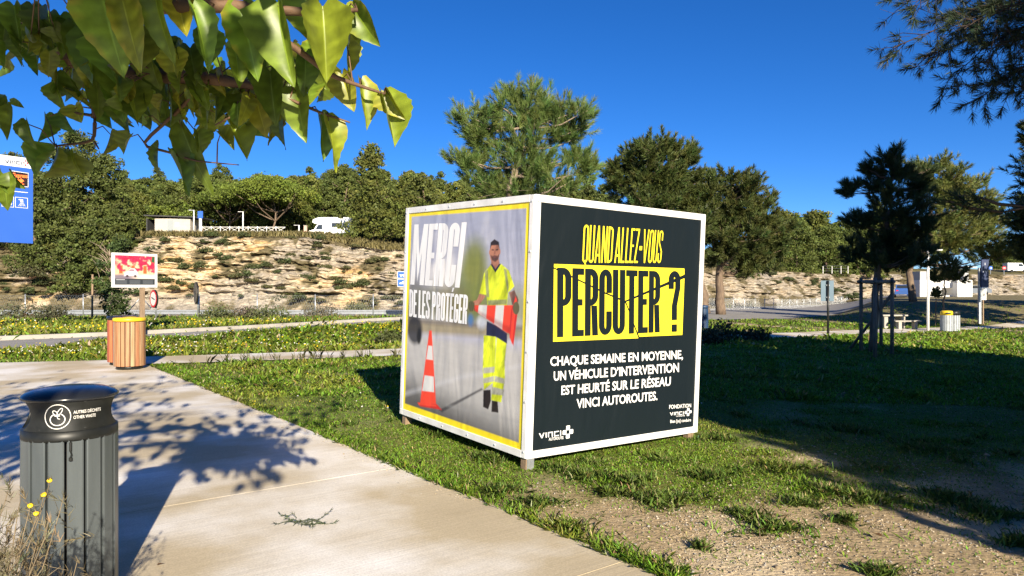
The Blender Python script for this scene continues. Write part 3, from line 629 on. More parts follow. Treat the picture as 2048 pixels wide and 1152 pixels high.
for i in range(290):
    if i < 200: px = rs.uniform(0, 815); d = rs.uniform(75.5, 84)
    else: px = rs.uniform(1405, 1760); x = 0; d = np.interp((px - 1024) / FPX * 118, FX, FY) + rs.uniform(1, 9)
    if i >= 200: d = float(d) + 3
    L = oncut(px, d); k = int(rs.integers(0, 2)); s = rs.uniform(.35, 1.0) ** 1.3 * 1.5; L = (L[0], L[1] - .5, L[2] - .05)
    if k not in us: us.add(k); sp[k].location = L
    else: dup(sp[k], L, rs.uniform(0, 6), s)
for px, py, d, r, col, lb in ((563, 592, 77, 1.55, (.06, .075, .022), "large round dark green shrub low on the rock cutting, above the crash barrier"), (340, 505, 82, .8, (.05, .075, .025), "neat round dark shrub high on the rock cutting above the framed picture board"),
                         (646, 560, 80, 1.3, (.12, .115, .045), "olive bushy shrub midway up the rock cutting, right of the large dark shrub"), (437, 645, 40, 1.2, (.10, .115, .045), "broom-like shrub growing through the wire fence, left one"), (535, 648, 40, 1.25, (.105, .12, .05), "green shrub growing through the wire fence between two fence posts"),
                         (487, 645, 40.6, 1.0, (.15, .12, .09), "grey-brown twiggy shrub between the two green shrubs at the fence"), (640, 634, 43, 1.35, (.14, .125, .08), "grey-brown leafless shrub standing at the crash barrier"), (40, 650, 38, 1.7, (.10, .105, .055), "low grey-green shrub before the fence at the left edge"),
                         (110, 648, 39, 1.1, (.09, .09, .05), "thin grass-like shrub before the fence left of the ivy-grown sapling"), (787, 690, 21.5, .75, (.06, .075, .025), "dark green shrub beside the footpath at the cube's left edge"),
                         (240, 560, 75.5, 1.6, (.08, .075, .03), "scrubby bush at the cutting foot behind the picture board"), (60, 545, 75, 2.0, (.075, .075, .03), "wide low bush on the rocks below the tall blue totem sign"), (715, 618, 64, 1.8, (.12, .125, .05), "long low green bush beyond the crash barrier, near the cube")):
    p = at(px, py, d); z = p[2] if d > 70 else float(gz(p[0], p[1]))
    shrub("shrub", int(px * 7 + d), r, col, lb, None, (p[0], p[1], z - (.5 if d > 70 else 0)), ncl=26, per=46, card=.13 if d < 60 else .2)
# dark leafy thicket in the shade right of the cube
for px, py, r, lb in ((1452, 682, .85, "broad-leaved dark shrub in the shade just right of the cube"), (1512, 682, .6, "low dark leafy shrub at the edge of the shade, right of the larger one"), (1420, 690, .6, "shaded low shrub touching the cube's right side")):
    p = G(px, py); shrub("shrub", px, r, (.05, .06, .028), lb, None, tuple(p), ncl=26, per=34, card=.11, squash=1.0)

# ------------------------------------------------------------------ mulberry with big leaves overhead
def leaves(rng, items):
    """items: (base, direction, normal, length, width, droop, fold, colour, edge colour); heart-shaped toothed leaves"""
    ns = 15; t = np.linspace(0, 1, ns)
    wt = np.sin(np.pi * np.clip(t * .93 + .07, 0, 1) ** .62) ** .85; wt[0] = .42; wt[-1] = .0
    wt = np.where(t > .72, wt * (1 - .18 * (t - .72) / .28), wt)
    Vs, Fs, Cs = [], [], []; b = 0
    cols = np.array([-1, -.58, -.07, 0, .07, .58, 1])
    quad = np.array([[r * 7 + k, r * 7 + k + 1, r * 7 + 8 + k, r * 7 + 7 + k] for r in range(ns - 1) for k in range(6)])
    for base, d, nrm, L, wd, droop, fold, c, ce in items:
        d = unit(np.asarray(d, float)); nrm = np.asarray(nrm, float); nrm = unit(nrm - (nrm @ d) * d); s = np.cross(d, nrm)
        tw = rng.normal(0, .4); curl = rng.normal(0, .22)
        jag = 1 + np.where(np.arange(ns) % 2 == 0, .035, -.02)[:, None] * (np.abs(cols) == 1)[None] + rng.normal(0, .018, (ns, 7)) * (np.abs(cols) == 1)
        back = np.where(t < .06, -.09, 0.0)[:, None] * (np.abs(cols) > .5)[None]     # heart-shaped lobes
        x = (wt[:, None] * cols[None] * jag) * wd * .5
        y = (t[:, None] + back) * L
        z = fold * 1.5 * np.abs(x) ** 1.6 / (wd * .5) ** .6 - droop * L * (t[:, None] ** 2) + .05 * L * np.sin(t[:, None] * 9 + cols[None] * 2.2 + tw * 9) * np.abs(cols)[None] * .5 + tw * x * t[:, None] + curl * L * np.abs(cols)[None] ** 2 * np.sin(np.pi * t)[:, None] * .35
        P = np.asarray(base)[None, None] + y[..., None] * d + x[..., None] * s + z[..., None] * nrm
        cc = np.tile(np.asarray(c, float), (ns, 7, 1)); cc[:, 3] *= 1.5; cc[1::3, [0, 1, 5, 6]] *= 1.32; cc[2::3, [0, 1, 5, 6]] *= .86
        e = ((np.abs(cols) == 1)[None] * rng.uniform(0, 1, (ns, 1)) ** 2)[..., None]; cc = cc * (1 - e) + np.asarray(ce) * e
        cc *= rng.uniform(.9, 1.1, (ns, 7, 1))
        Vs.append(P.reshape(-1, 3)); Fs.append(quad + b); Cs.append(cc.reshape(-1, 3)); b += ns * 7
    return np.concatenate(Vs), np.concatenate(Fs), np.concatenate(Cs)
rm = np.random.default_rng(3)
MT = np.array([-4.3, -.6, 0.0])
mul = empty("mulberry_tree", MT, "mulberry tree with large glossy yellow-green leaves hanging in from the top left", "tree")
tb = MB(); tb.tube([(-4.3, -.6, 0), (-4.25, -.5, 1.1), (-4.15, -.35, 2.3)], [.15, .12, .11], 10)
tb.out("trunk", M['bark'], mul, True, loc=-MT)
bb = MB()
def limb(pts, r0, r1, n=6):
    P = np.array(pts, float); k = np.linspace(0, len(P) - 1, 4 * (len(P) - 1) + 1)
    Q = np.stack([np.interp(k, np.arange(len(P)), P[:, i]) for i in range(3)], -1); Q[1:-1] = (Q[:-2] + Q[2:] + 2 * Q[1:-1]) / 4
    bb.tube(Q, np.linspace(r0, r1, len(Q)), n); return Q
B1 = limb([(-4.15, -.35, 2.3), (-3.0, .5, 2.75), at(-60, 20, 2.45), at(60, 60, 2.3), at(160, 125, 2.2), at(260, 150, 2.1), at(400, 155, 2.0), at(500, 170, 1.95), at(560, 190, 1.9)], .055, .006)
B2 = limb([(-3.0, .5, 2.75), at(40, -60, 1.9), at(200, 2, 1.7), at(330, 12, 1.6), at(470, 12, 1.6), at(610, 25, 1.65), at(715, 20, 1.7)], .032, .005)
B3 = limb([at(470, 12, 1.6), at(610, 110, 1.7), at(660, 150, 1.75), at(720, 172, 1.8), at(770, 188, 1.82)], .009, .003)
B4 = limb([at(160, 125, 2.2), at(178, 165, 2.15), at(190, 235, 2.15), at(188, 283, 2.15), at(110, 292, 2.1)], .010, .003, 5)
limb([at(190, 232, 2.15), at(130, 222, 2.15), at(100, 232, 2.15)], .005, .002, 4); limb([at(188, 283, 2.15), at(198, 298, 2.15)], .004, .002, 4)
B5 = limb([at(400, 155, 2.0), at(370, 210, 2.05), at(280, 290, 2.1), at(340, 305, 2.1), at(390, 322, 2.1), at(478, 330, 2.1)], .007, .0015, 5)
B6 = limb([at(560, 190, 1.9), at(640, 225, 1.9), at(700, 245, 1.9)], .005, .002, 4)
B7 = limb([at(60, 60, 2.3), at(10, 70, 2.2), at(5, 105, 2.2)], .008, .002, 5)
B8 = limb([at(500, 170, 1.95), at(470, 230, 1.95), at(430, 250, 1.95)], .006, .002, 4)
tops = []
for k in range(15):
    a = rm.uniform(0, 6.28); rr = rm.uniform(1.2, 3.0); e = np.array([-3.9 + math.cos(a) * rr * .9, -.2 + math.sin(a) * rr * .8, rm.uniform(2.9, 4.9)])
    limb([(-4.15, -.35, 2.3), (np.array([-4.15, -.35, 2.3]) + e) / 2 + np.array([0, 0, .3]), e], .035, .008, 5); tops.append(e)
C_LIT = [(.235, .305, .026), (.18, .275, .026), (.285, .32, .028)]; C_DK = [(.125, .20, .02), (.10, .165, .019), (.17, .21, .022)]; C_Y = (.50, .42, .05)  # sunlit and shaded looks are put into the leaf colours
items = []
def hang(px, py, tx, ty, d, w, lit, yaw=0.0, droop=.12, fold=.45, dd=0.0):
    """a leaf whose stalk end is at px,py and whose tip hangs to tx,ty; w is its breadth in photo pixels"""
    a = at(px, py, d); b = at(tx, ty, d + dd); D = b - a; L = np.linalg.norm(D)
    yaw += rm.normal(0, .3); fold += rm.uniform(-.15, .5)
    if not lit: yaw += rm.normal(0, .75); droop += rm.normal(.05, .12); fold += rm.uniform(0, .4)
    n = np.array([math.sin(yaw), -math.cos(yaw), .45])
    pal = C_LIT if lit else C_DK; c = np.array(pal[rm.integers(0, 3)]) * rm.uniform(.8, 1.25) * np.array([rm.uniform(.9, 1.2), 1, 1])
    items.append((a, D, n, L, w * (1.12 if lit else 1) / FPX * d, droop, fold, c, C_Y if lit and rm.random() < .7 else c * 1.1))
    near = min((np.linalg.norm(q - a) , i, k) for k, Bq in enumerate((B1, B2, B3, B4, B5, B6, B8)) for i, q in enumerate(Bq))
    q = (B1, B2, B3, B4, B5, B6, B8)[near[2]][near[1]]
    if near[0] < .16: bb.tube([q, (q + a) / 2 + np.array([0, 0, .012]), a + D / L * .01], [.0022, .0018, .0014], 4, False)
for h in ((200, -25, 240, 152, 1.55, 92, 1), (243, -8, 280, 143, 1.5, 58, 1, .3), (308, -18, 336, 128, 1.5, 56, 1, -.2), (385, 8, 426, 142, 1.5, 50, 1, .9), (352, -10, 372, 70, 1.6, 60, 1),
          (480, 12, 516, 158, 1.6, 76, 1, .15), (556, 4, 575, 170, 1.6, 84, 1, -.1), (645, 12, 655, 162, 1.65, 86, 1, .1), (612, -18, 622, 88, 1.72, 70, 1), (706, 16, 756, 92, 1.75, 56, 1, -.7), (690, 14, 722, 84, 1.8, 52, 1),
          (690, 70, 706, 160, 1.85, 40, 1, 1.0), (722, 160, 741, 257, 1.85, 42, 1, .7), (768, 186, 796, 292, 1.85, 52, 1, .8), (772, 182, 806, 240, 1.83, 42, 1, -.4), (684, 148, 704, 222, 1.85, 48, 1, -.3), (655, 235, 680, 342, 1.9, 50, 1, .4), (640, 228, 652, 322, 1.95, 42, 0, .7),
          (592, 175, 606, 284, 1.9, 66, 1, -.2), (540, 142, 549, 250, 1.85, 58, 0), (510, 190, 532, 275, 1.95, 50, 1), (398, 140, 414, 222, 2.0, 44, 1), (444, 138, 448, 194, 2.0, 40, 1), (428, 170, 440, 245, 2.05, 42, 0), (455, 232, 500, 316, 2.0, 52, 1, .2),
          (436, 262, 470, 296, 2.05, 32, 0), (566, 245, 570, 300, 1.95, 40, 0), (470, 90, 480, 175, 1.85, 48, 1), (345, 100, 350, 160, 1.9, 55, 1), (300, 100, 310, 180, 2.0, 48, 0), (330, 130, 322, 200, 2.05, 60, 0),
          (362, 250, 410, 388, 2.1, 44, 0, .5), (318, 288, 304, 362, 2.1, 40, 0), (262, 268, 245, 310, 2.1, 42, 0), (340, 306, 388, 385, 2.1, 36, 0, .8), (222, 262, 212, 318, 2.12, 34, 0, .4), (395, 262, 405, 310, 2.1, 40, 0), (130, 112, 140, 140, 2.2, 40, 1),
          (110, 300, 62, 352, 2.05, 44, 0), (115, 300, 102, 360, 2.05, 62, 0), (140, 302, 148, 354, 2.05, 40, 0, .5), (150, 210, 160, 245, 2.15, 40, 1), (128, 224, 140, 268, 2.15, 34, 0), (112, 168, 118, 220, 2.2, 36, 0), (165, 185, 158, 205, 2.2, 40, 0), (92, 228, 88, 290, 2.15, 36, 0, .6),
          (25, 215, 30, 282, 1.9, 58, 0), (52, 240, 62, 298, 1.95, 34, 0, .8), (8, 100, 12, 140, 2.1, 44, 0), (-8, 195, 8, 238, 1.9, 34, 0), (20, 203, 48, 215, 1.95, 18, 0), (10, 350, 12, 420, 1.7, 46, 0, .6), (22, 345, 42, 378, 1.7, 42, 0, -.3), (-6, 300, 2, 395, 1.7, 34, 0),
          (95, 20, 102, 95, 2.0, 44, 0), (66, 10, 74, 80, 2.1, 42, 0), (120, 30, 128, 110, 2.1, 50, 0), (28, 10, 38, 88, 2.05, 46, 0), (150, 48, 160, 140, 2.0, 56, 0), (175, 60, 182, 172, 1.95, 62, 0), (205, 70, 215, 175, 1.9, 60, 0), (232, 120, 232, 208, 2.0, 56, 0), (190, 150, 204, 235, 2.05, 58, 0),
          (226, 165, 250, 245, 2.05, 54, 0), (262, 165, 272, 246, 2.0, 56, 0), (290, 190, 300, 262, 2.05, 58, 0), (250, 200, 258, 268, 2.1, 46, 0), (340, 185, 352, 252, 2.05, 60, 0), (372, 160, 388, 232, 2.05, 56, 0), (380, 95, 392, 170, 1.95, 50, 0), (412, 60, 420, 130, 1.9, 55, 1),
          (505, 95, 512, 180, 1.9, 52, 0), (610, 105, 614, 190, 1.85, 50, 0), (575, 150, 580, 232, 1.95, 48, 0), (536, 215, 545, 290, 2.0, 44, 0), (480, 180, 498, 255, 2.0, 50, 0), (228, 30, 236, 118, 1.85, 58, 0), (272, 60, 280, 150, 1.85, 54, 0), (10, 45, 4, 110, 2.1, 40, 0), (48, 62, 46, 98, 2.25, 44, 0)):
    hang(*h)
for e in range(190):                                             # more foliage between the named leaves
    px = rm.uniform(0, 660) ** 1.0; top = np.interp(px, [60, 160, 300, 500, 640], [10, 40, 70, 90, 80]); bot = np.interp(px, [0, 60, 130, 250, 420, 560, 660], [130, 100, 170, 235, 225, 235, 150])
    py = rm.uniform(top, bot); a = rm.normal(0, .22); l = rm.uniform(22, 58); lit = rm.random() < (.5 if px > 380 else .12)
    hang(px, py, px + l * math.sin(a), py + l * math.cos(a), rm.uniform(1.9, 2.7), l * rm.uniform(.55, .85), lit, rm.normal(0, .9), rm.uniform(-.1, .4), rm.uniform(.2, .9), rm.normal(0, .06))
# the crown behind and above the camera, which shades the hanging branches and dapples the path
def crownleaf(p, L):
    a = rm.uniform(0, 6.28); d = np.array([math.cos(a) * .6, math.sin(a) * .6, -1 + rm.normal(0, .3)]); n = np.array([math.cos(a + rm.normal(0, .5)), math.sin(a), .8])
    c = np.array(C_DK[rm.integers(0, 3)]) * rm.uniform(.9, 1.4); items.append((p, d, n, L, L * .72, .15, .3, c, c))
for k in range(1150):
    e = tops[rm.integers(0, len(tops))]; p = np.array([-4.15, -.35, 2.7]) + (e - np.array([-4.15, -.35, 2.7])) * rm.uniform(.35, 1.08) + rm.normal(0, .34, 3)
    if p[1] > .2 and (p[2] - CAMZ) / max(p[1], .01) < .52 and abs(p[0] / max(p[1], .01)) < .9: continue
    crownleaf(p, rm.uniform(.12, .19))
for k in range(330):                                              # sprays between the sun and the shaded leaves
    t0 = rm.uniform(.9, 2.6); px = rm.uniform(-120, 430); q = at(px, rm.uniform(60, 320), 2.1) + np.array(SD) * t0 + rm.normal(0, .12, 3)
    if q[1] > .15 and (q[2] - CAMZ) / q[1] < .5: continue
    crownleaf(q, rm.uniform(.12, .18))
hi = []
for poly, n_ in (([(240, 775), (330, 752), (560, 772), (715, 760), (700, 800), (610, 865), (640, 890), (560, 950), (470, 985), (400, 935), (250, 960)], 620), ([(0, 790), (240, 765), (240, 900), (0, 950)], 260)):
    pa = np.array(poly, float)                                    # the high boughs whose leaves dapple the plaza
    for k in range(n_):
        qx, qy = rm.uniform(*pa[:, [0]].T[0][[pa[:, 0].argmin(), pa[:, 0].argmax()]]), rm.uniform(pa[:, 1].min(), pa[:, 1].max())
        if not inside(np.array([qx]), np.array([qy]), pa)[0] or fbm(qx, qy * 1.8, 70, 3) < .40: continue
        gd = CAMZ * FPX / (qy - 576); g_ = np.array([(qx - 1024) / FPX * gd, gd, 0]); z = rm.uniform(2.5, 4.9)
        q = g_ + np.array(SD) * (z / SD.z)
        if q[1] > .2 and (q[2] - CAMZ) / q[1] < .45 and abs(q[0]) / q[1] < .8: continue
        if q[1] < -2.5: continue
        crownleaf(q, rm.uniform(.11, .17)); hi.append(q)
for k in range(0, len(hi), 14): limb([(-4.15, -.35, 2.3), (np.array([-4.15, -.35, 2.9]) * .5 + hi[k] * .5) + [0, 0, .25], hi[k]], .022, .004, 5)
for pts in (((-4.15, -.35, 2.3), (-2.6, .1, 3.0), (-1.3, .5, 2.95), (-.6, .7, 2.8)), ((-2.6, .1, 3.0), (-1.9, .8, 2.9), (-1.5, 1.1, 2.75)), ((-2.6, .1, 3.0), (-1.6, -.4, 3.3), (-.7, -.3, 3.2))): limb(pts, .02, .004, 5)
V, F, C = leaves(rm, items)
bb.out("branches", M['twig'], mul, True, loc=-MT)
mk("crown", V, F, M['leaf'], mul, True, C, loc=-MT)

# ------------------------------------------------------------------ lettering
def arc(cx, cy, rx, ry, ix, iy, a0, a1, n=7):
    out = []
    for k in range(n):
        p, q = a0 + (a1 - a0) * k / n, a0 + (a1 - a0) * (k + 1) / n
        out.append([(cx + rx * math.cos(p), cy + ry * math.sin(p)), (cx + rx * math.cos(q), cy + ry * math.sin(q)), (cx + ix * math.cos(q), cy + iy * math.sin(q)), (cx + ix * math.cos(p), cy + iy * math.sin(p))])
    return out
def rect(a, b, c, d): return [[(a, b), (c, b), (c, d), (a, d)]]
def glyph(ch, w, s, t, r):
    """narrow poster capitals on a unit-high body: w width, s stem, t bar, r corner radius; pieces abut, none overlap"""
    PI = math.pi; wi = w / 2
    top = lambda: arc(wi, 1 - r, wi, r, wi - s, r - t, 0, PI, 12)
    bot = lambda: arc(wi, r, wi, r, wi - s, r - t, PI, 2 * PI, 12)
    L = lambda a=r, b=1 - r: rect(0, a, s, b)
    Rr = lambda a=r, b=1 - r: rect(w - s, a, w, b)
    if ch == 'O': return top() + bot() + L() + Rr()
    if ch == 'Q': return top() + bot() + L() + Rr() + [[(wi - s * .3, 0), (wi + s * .5, 0), (wi + s * 1.1, -.09), (wi + s * .2, -.07)]]
    if ch == 'U': return bot() + L(r, 1) + Rr(r, 1)
    if ch == 'C': return top() + bot() + L() + Rr(.64, 1 - r) + Rr(r, .36)
    if ch == 'G': return top() + bot() + L() + Rr(.66, 1 - r) + Rr(r, .48) + rect(wi, .48 - t, w - s, .48)
    if ch == 'S': return top() + bot() + L(.64, 1 - r) + [[(0, .64), (w - s, .36), (w, .36), (s, .64)]] + Rr(r, .36) + Rr(.70, 1 - r) + L(r, .30)
    if ch == 'D': return L(0, 1) + Rr() + arc(s, 1 - r, w - s, r, w - 2 * s, r - t, 0, PI / 2) + arc(s, r, w - s, r, w - 2 * s, r - t, -PI / 2, 0)
    if ch in 'PR':
        y = .45; g = L(0, 1) + Rr(y + r, 1 - r) + arc(s, 1 - r, w - s, r, w - 2 * s, r - t, 0, PI / 2) + arc(s, y + r, w - s, r, w - 2 * s, r - t, -PI / 2, 0)
        return g + ([[(s * 1.15, y), (w - s * .1, y), (w, 0), (w - s, 0)] if False else [(w - 1.2 * s, y), (w - .2 * s, y), (w, 0), (w - s, 0)]] if ch == 'R' else [])
    if ch in 'EÉ': return L(0, 1) + rect(s, 0, w, t) + rect(s, .5 - t / 2, w * .88, .5 + t / 2) + rect(s, 1 - t, w, 1) + ([[(w * .3, 1.05), (w * .65, 1.05), (w * .95, 1.2), (w * .5, 1.2)]] if ch == 'É' else [])
    if ch == 'L': return L(0, 1) + rect(s, 0, w, t)
    if ch == 'I': return L(0, 1)
    if ch == 'N': return L(0, 1) + Rr(0, 1) + [[(s, 1), (s, .58), (w - s, 0), (w - s, .42)]]
    if ch == 'M': return L(0, 1) + Rr(0, 1) + [[(s, 1), (s, .55), (wi, .05), (wi, .5)], [(w - s, 1), (wi, .5), (wi, .05), (w - s, .55)]]
    if ch == 'T': return rect(0, 1 - t, w, 1) + rect(wi - s / 2, 0, wi + s / 2, 1 - t)
    if ch == 'Z': return rect(0, 1 - t, w, 1) + rect(0, 0, w, t) + [[(0, t), (s, t), (w, 1 - t), (w - s, 1 - t)]]
    if ch == '-': return rect(0, .38, w, .5)
    if ch in 'AV':
        k = .82; f = (lambda p: p) if ch == 'A' else (lambda p: (p[0], 1 - p[1])); ix = lambda y: s + (wi - s) * y / k
        g = [[(0, 0), (s, 0), (wi, k), (wi, 1), (wi - s * .5, 1)], [(w - s, 0), (w, 0), (wi + s * .5, 1), (wi, 1), (wi, k)]]
        if ch == 'A': g.append([(ix(.18), .18), (w - ix(.18), .18), (w - ix(.18 + t), .18 + t), (ix(.18 + t), .18 + t)])
        return [[f(p) for p in q] for q in g]
    if ch == '?': return top() + L(.7, 1 - r) + Rr(.72, 1 - r) + [[(wi - s / 2, .42), (wi + s / 2, .42), (w, .72), (w - s, .72)]] + rect(wi - s / 2, .19, wi + s / 2, .42) + rect(wi - s / 2, 0, wi + s / 2, .12)
    return []
WID = {'I': None, 'E': .86, 'É': .86, 'L': .82, 'M': 1.5, 'A': 1.15, 'V': 1.3, 'T': .95, '-': .62, 'N': 1.05, 'Z': .9}
def poster_text(txt, w, s, t, r, gap, space=.55):
    polys = []; x = 0
    for ch in txt:
        if ch == ' ': x += w * space; continue
        ww = s if ch == 'I' else w * WID.get(ch, 1.0)
        polys += [[(p[0] + x, p[1]) for p in q] for q in glyph(ch, ww, s, t, r)]; x += ww + gap
    return polys, x - gap
def font_text(txt, bold=0.0):
    cu = bpy.data.curves.new("lettering", 'FONT'); cu.body = txt; cu.size = 1; cu.offset = bold; cu.resolution_u = 3
    o = bpy.data.objects.new("lettering", cu); COL.objects.link(o); bpy.context.view_layer.update()
    me = bpy.data.meshes.new_from_object(o.evaluated_get(bpy.context.evaluated_depsgraph_get()))
    V = np.array([v.co[:] for v in me.vertices]).reshape(-1, 3); polys = [[tuple(V[i][:2]) for i in p.vertices] for p in me.polygons]
    bpy.data.objects.remove(o); bpy.data.meshes.remove(me); bpy.data.curves.remove(cu)
    return polys, V[:, 0].min(), V[:, 0].max()
CAPH = None
def cap_height():
    global CAPH
    if CAPH is None: CAPH = max(p[1] for q in font_text("H")[0] for p in q)
    return CAPH
def homog(src, dst):
    A = []
    for (x, y), (u, v) in zip(src, dst): A += [[x, y, 1, 0, 0, 0, -u * x, -u * y, -u], [0, 0, 0, x, y, 1, -v * x, -v * y, -v]]
    h = np.linalg.svd(np.array(A, float))[2][-1].reshape(3, 3)
    def f(p): q = h @ np.array([p[0], p[1], 1.0]); return (q[0] / q[2], q[1] / q[2])
    return f
def lay(name, polys, f2, place, mt, parent):
    """polys in text space -> plane coordinates by f2 -> 3-D by place"""
    V, F = [], []
    for q in polys:
        F.append(list(range(len(V), len(V) + len(q)))); V += [place(*f2(p)) for p in q]
    return mk(name, V, F, mt, parent)
def fit_text(name, txt, quad, place, mt, parent, bold=0.0, poster=None):
    """quad: where bottom-left, bottom-right, top-right, top-left of the cap-height box lie in plane coordinates"""
    if poster: polys, x1 = poster_text(txt, *poster); x0, h = 0, 1
    else: polys, x0, x1 = font_text(txt, bold); h = cap_height() + bold
    return lay(name, polys, homog([(x0, 0), (x1, 0), (x1, h), (x0, h)], quad), place, mt, parent)
def wide_logo(name, quad, place, mt, parent):
    """the wide rounded wordmark VINCI"""
    w = .95; s = .2
    P = [[(0, 1), (.24, 1), (.55, .32), (.55, 0), (.44, 0)], [(.55, .32), (.86, 1), (1.1, 1), (.66, 0), (.55, 0)]]
    x = 1.3; P += rect(x, 0, x + s, 1); x += .45
    P += rect(x, 0, x + s, .8) + rect(x + w - s, 0, x + w, .8) + rect(x, .8, x + w, 1); x += w + .25
    P += rect(x, .2, x + s, .8) + rect(x, .8, x + w, 1) + rect(x, 0, x + w, .2); x += w + .25
    P += rect(x, 0, x + s, 1); x += s
    return lay(name, P, homog([(0, 0), (x, 0), (x, 1), (0, 1)], quad), place, mt, parent)
def cross_logo(name, c, ux, uy, place, mt, parent, dots=False):
    P = []
    for a, b in ((0, .62), (.62, 0), (0, -.62), (-.62, 0)):
        r = .34; pts = []
        if dots: pts = [(a, b - r), (a + r, b), (a, b + r), (a - r, b)]
        else:
            for sx, sy, a0 in ((1, 1, 0), (-1, 1, 90), (-1, -1, 180), (1, -1, 270)):
                for k in range(4): an = R(a0 + 30 * k); pts.append((a + sx * (r - .14) + .14 * math.cos(an), b + sy * (r - .14) + .14 * math.sin(an)))
        P.append(pts)
    return lay(name, P, lambda p: (c[0] + p[0] * ux[0] + p[1] * uy[0], c[1] + p[0] * ux[1] + p[1] * uy[1]), place, mt, parent)

# ------------------------------------------------------------------ the advertising cube
S = 2.39; NB = Vector((.127, 6.537, .104)); RT = Matrix.Rotation(R(36.99), 3, 'Z') @ Matrix.Rotation(R(.92), 3, 'Y') @ Matrix.Rotation(R(2.02), 3, 'X')
cube = empty("advertising_cube", NB, "large white framed cube on short legs with a worker banner and a dark slogan banner", "billboard")
cube.rotation_euler = RT.to_euler('XYZ')
IR = RT.transposed()
def face_px(axis):
    """photo pixel -> coordinates (along, up) on the cube's near right face (axis 'r') or left face (axis 'l')"""
    o = IR @ (Vector((0, 0, CAMZ)) - NB)
    def f(px, py):
        d = IR @ Vector(((px - 1024) / FPX, 1, (576 - py) / FPX)); t = -(o.y / d.y if axis == 'r' else o.x / d.x); p = o + d * t
        return (p.x, p.z) if axis == 'r' else (p.y, p.z)
    return f
fr, fl = face_px('r'), face_px('l')
onr = lambda d: (lambda u, v: (u, -d, v))
onl = lambda d: (lambda u, v: (-d, u, v))
fw = .068
fm = MB()
fm.box((S / 2, S / 2, S - .012), (S - .012, S - .012, .014))                     # roof sheet
fm.box((S / 2, S / 2, .02), (S - .02, S - .02, .014))
for a, b in ((0, 0), (S, 0), (0, S), (S, S)):                                     # angle profiles on the four uprights
    sx = 1 if a == 0 else -1; sy = 1 if b == 0 else -1
    fm.box((a + sx * fw / 2, b, S / 2), (fw, .012, S), 0, .003); fm.box((a, b + sy * (fw / 2 + .004), S / 2), (.012, fw - .006, S - .004), 0, .003)
for z in (fw / 2, S - fw / 2):
    for b in (0, S): fm.box((S / 2, b, z), (S - 2 * fw - .002, .0115, fw), 0, .003)
    for a in (0, S): fm.box((a, S / 2, z), (.0115, S - 2 * fw - .004, fw), 0, .003)
for b in (S,): fm.box((S / 2, b - .01, S / 2), (S - 2 * fw, .006, S - 2 * fw))
fm.box((S - .01, S / 2, S / 2), (.006, S - 2 * fw, S - 2 * fw))
fm.out("frame", M['frame'], cube)
M['bolt'] = mat("bolt_heads", (.62, .63, .64), None, rough=.35, metal=.4)
for k in range(6):
    for fx, fy in ((lambda z: (fw * .5, -.0085, z), 'y'), (lambda z: (-.0085, fw * .5, z), 'x'), (lambda z: (-.0085, S - fw * .5, z), 'x'), (lambda z: (S - fw * .5, -.0085, z), 'y')):
        p = fx(.06 + k * .454); bo = MB(); pr = [(.0, -.004), (.011, -.004), (.011, .002), (.006, .006), (.0005, .0065)]
        bo.lathe(pr[1:], 8); Rm = Matrix.Rotation(R(90), 3, 'X') if fy == 'y' else Matrix.Rotation(R(-90), 3, 'Y')
        bo.V = [tuple(Rm @ Vector(v) + Vector(p)) for v in bo.V]; bo.out("bolt", M['bolt'], cube)
for k in range(1, 5):
    for z in (fw * .5, S - fw * .5):
        bo = MB(); bo.lathe(pr[1:], 8); Rm = Matrix.Rotation(R(-90), 3, 'Y'); bo.V = [tuple(Rm @ Vector(v) + Vector((-.0085, k * S / 5, z))) for v in bo.V]; bo.out("bolt", M['bolt'], cube)
for a, b, nm in ((.055, .055, 1), (S - .075, .06, 0), (.06, S - .075, 0), (S - .08, S - .08, 0)):
    p = NB + RT @ Vector((a, b, 0)); h = p.z - float(gz(p.x, p.y)) + .06
    lb = MB(); lb.box((a, b, -h / 2 + .01), (.085, .085, h + .01), 0, .006); lg = lb.out("leg", M['wood'], cube)
    if nm:
        st = MB(); st.box((a + .004, b - .046, -h / 2 + .012), (.08, .005, h - .005)); st.out("metal_plate", M['steel'], lg)

def fabric(name, attr=False, col=(0, 0, 0)):
    m = mat(name, col, None, rough=.45, spec=.32, attr=attr); t = m.node_tree; N = t.nodes; b = N["Principled BSDF"]
    tc = N.new("ShaderNodeTexCoord"); mp = N.new("ShaderNodeMapping"); mp.inputs["Scale"].default_value = (1.6, 1.6, .55); t.links.new(tc.outputs["Object"], mp.inputs[0])
    n1 = N.new("ShaderNodeTexNoise"); n1.inputs["Scale"].default_value = 1.5; n1.inputs["Detail"].default_value = 2; n1.inputs["Distortion"].default_value = .8; t.links.new(mp.outputs[0], n1.inputs[0])
    n2 = N.new("ShaderNodeTexNoise"); n2.inputs["Scale"].default_value = 9; n2.inputs["Detail"].default_value = 4; t.links.new(mp.outputs[0], n2.inputs[0])
    ad = N.new("ShaderNodeMath"); ad.operation = 'MULTIPLY_ADD'; ad.inputs[1].default_value = .07; t.links.new(n2.outputs[0], ad.inputs[0]); t.links.new(n1.outputs[0], ad.inputs[2])
    bp = N.new("ShaderNodeBump"); bp.inputs["Strength"].default_value = .45; bp.inputs["Distance"].default_value = .06
    t.links.new(ad.outputs[0], bp.inputs["Height"]); t.links.new(bp.outputs[0], b.inputs["Normal"])
    return m
M['banner'] = fabric("dark_banner_fabric", col=(.0062, .0112, .015)); M['printed'] = fabric("printed_banner_fabric", True)
M['inky'] = fabric("printed_yellow", col=(.86, .72, .035)); M['inkd'] = fabric("printed_dark", col=(.0062, .0112, .015)); M['inkw'] = fabric("printed_white", col=(.80, .80, .80))
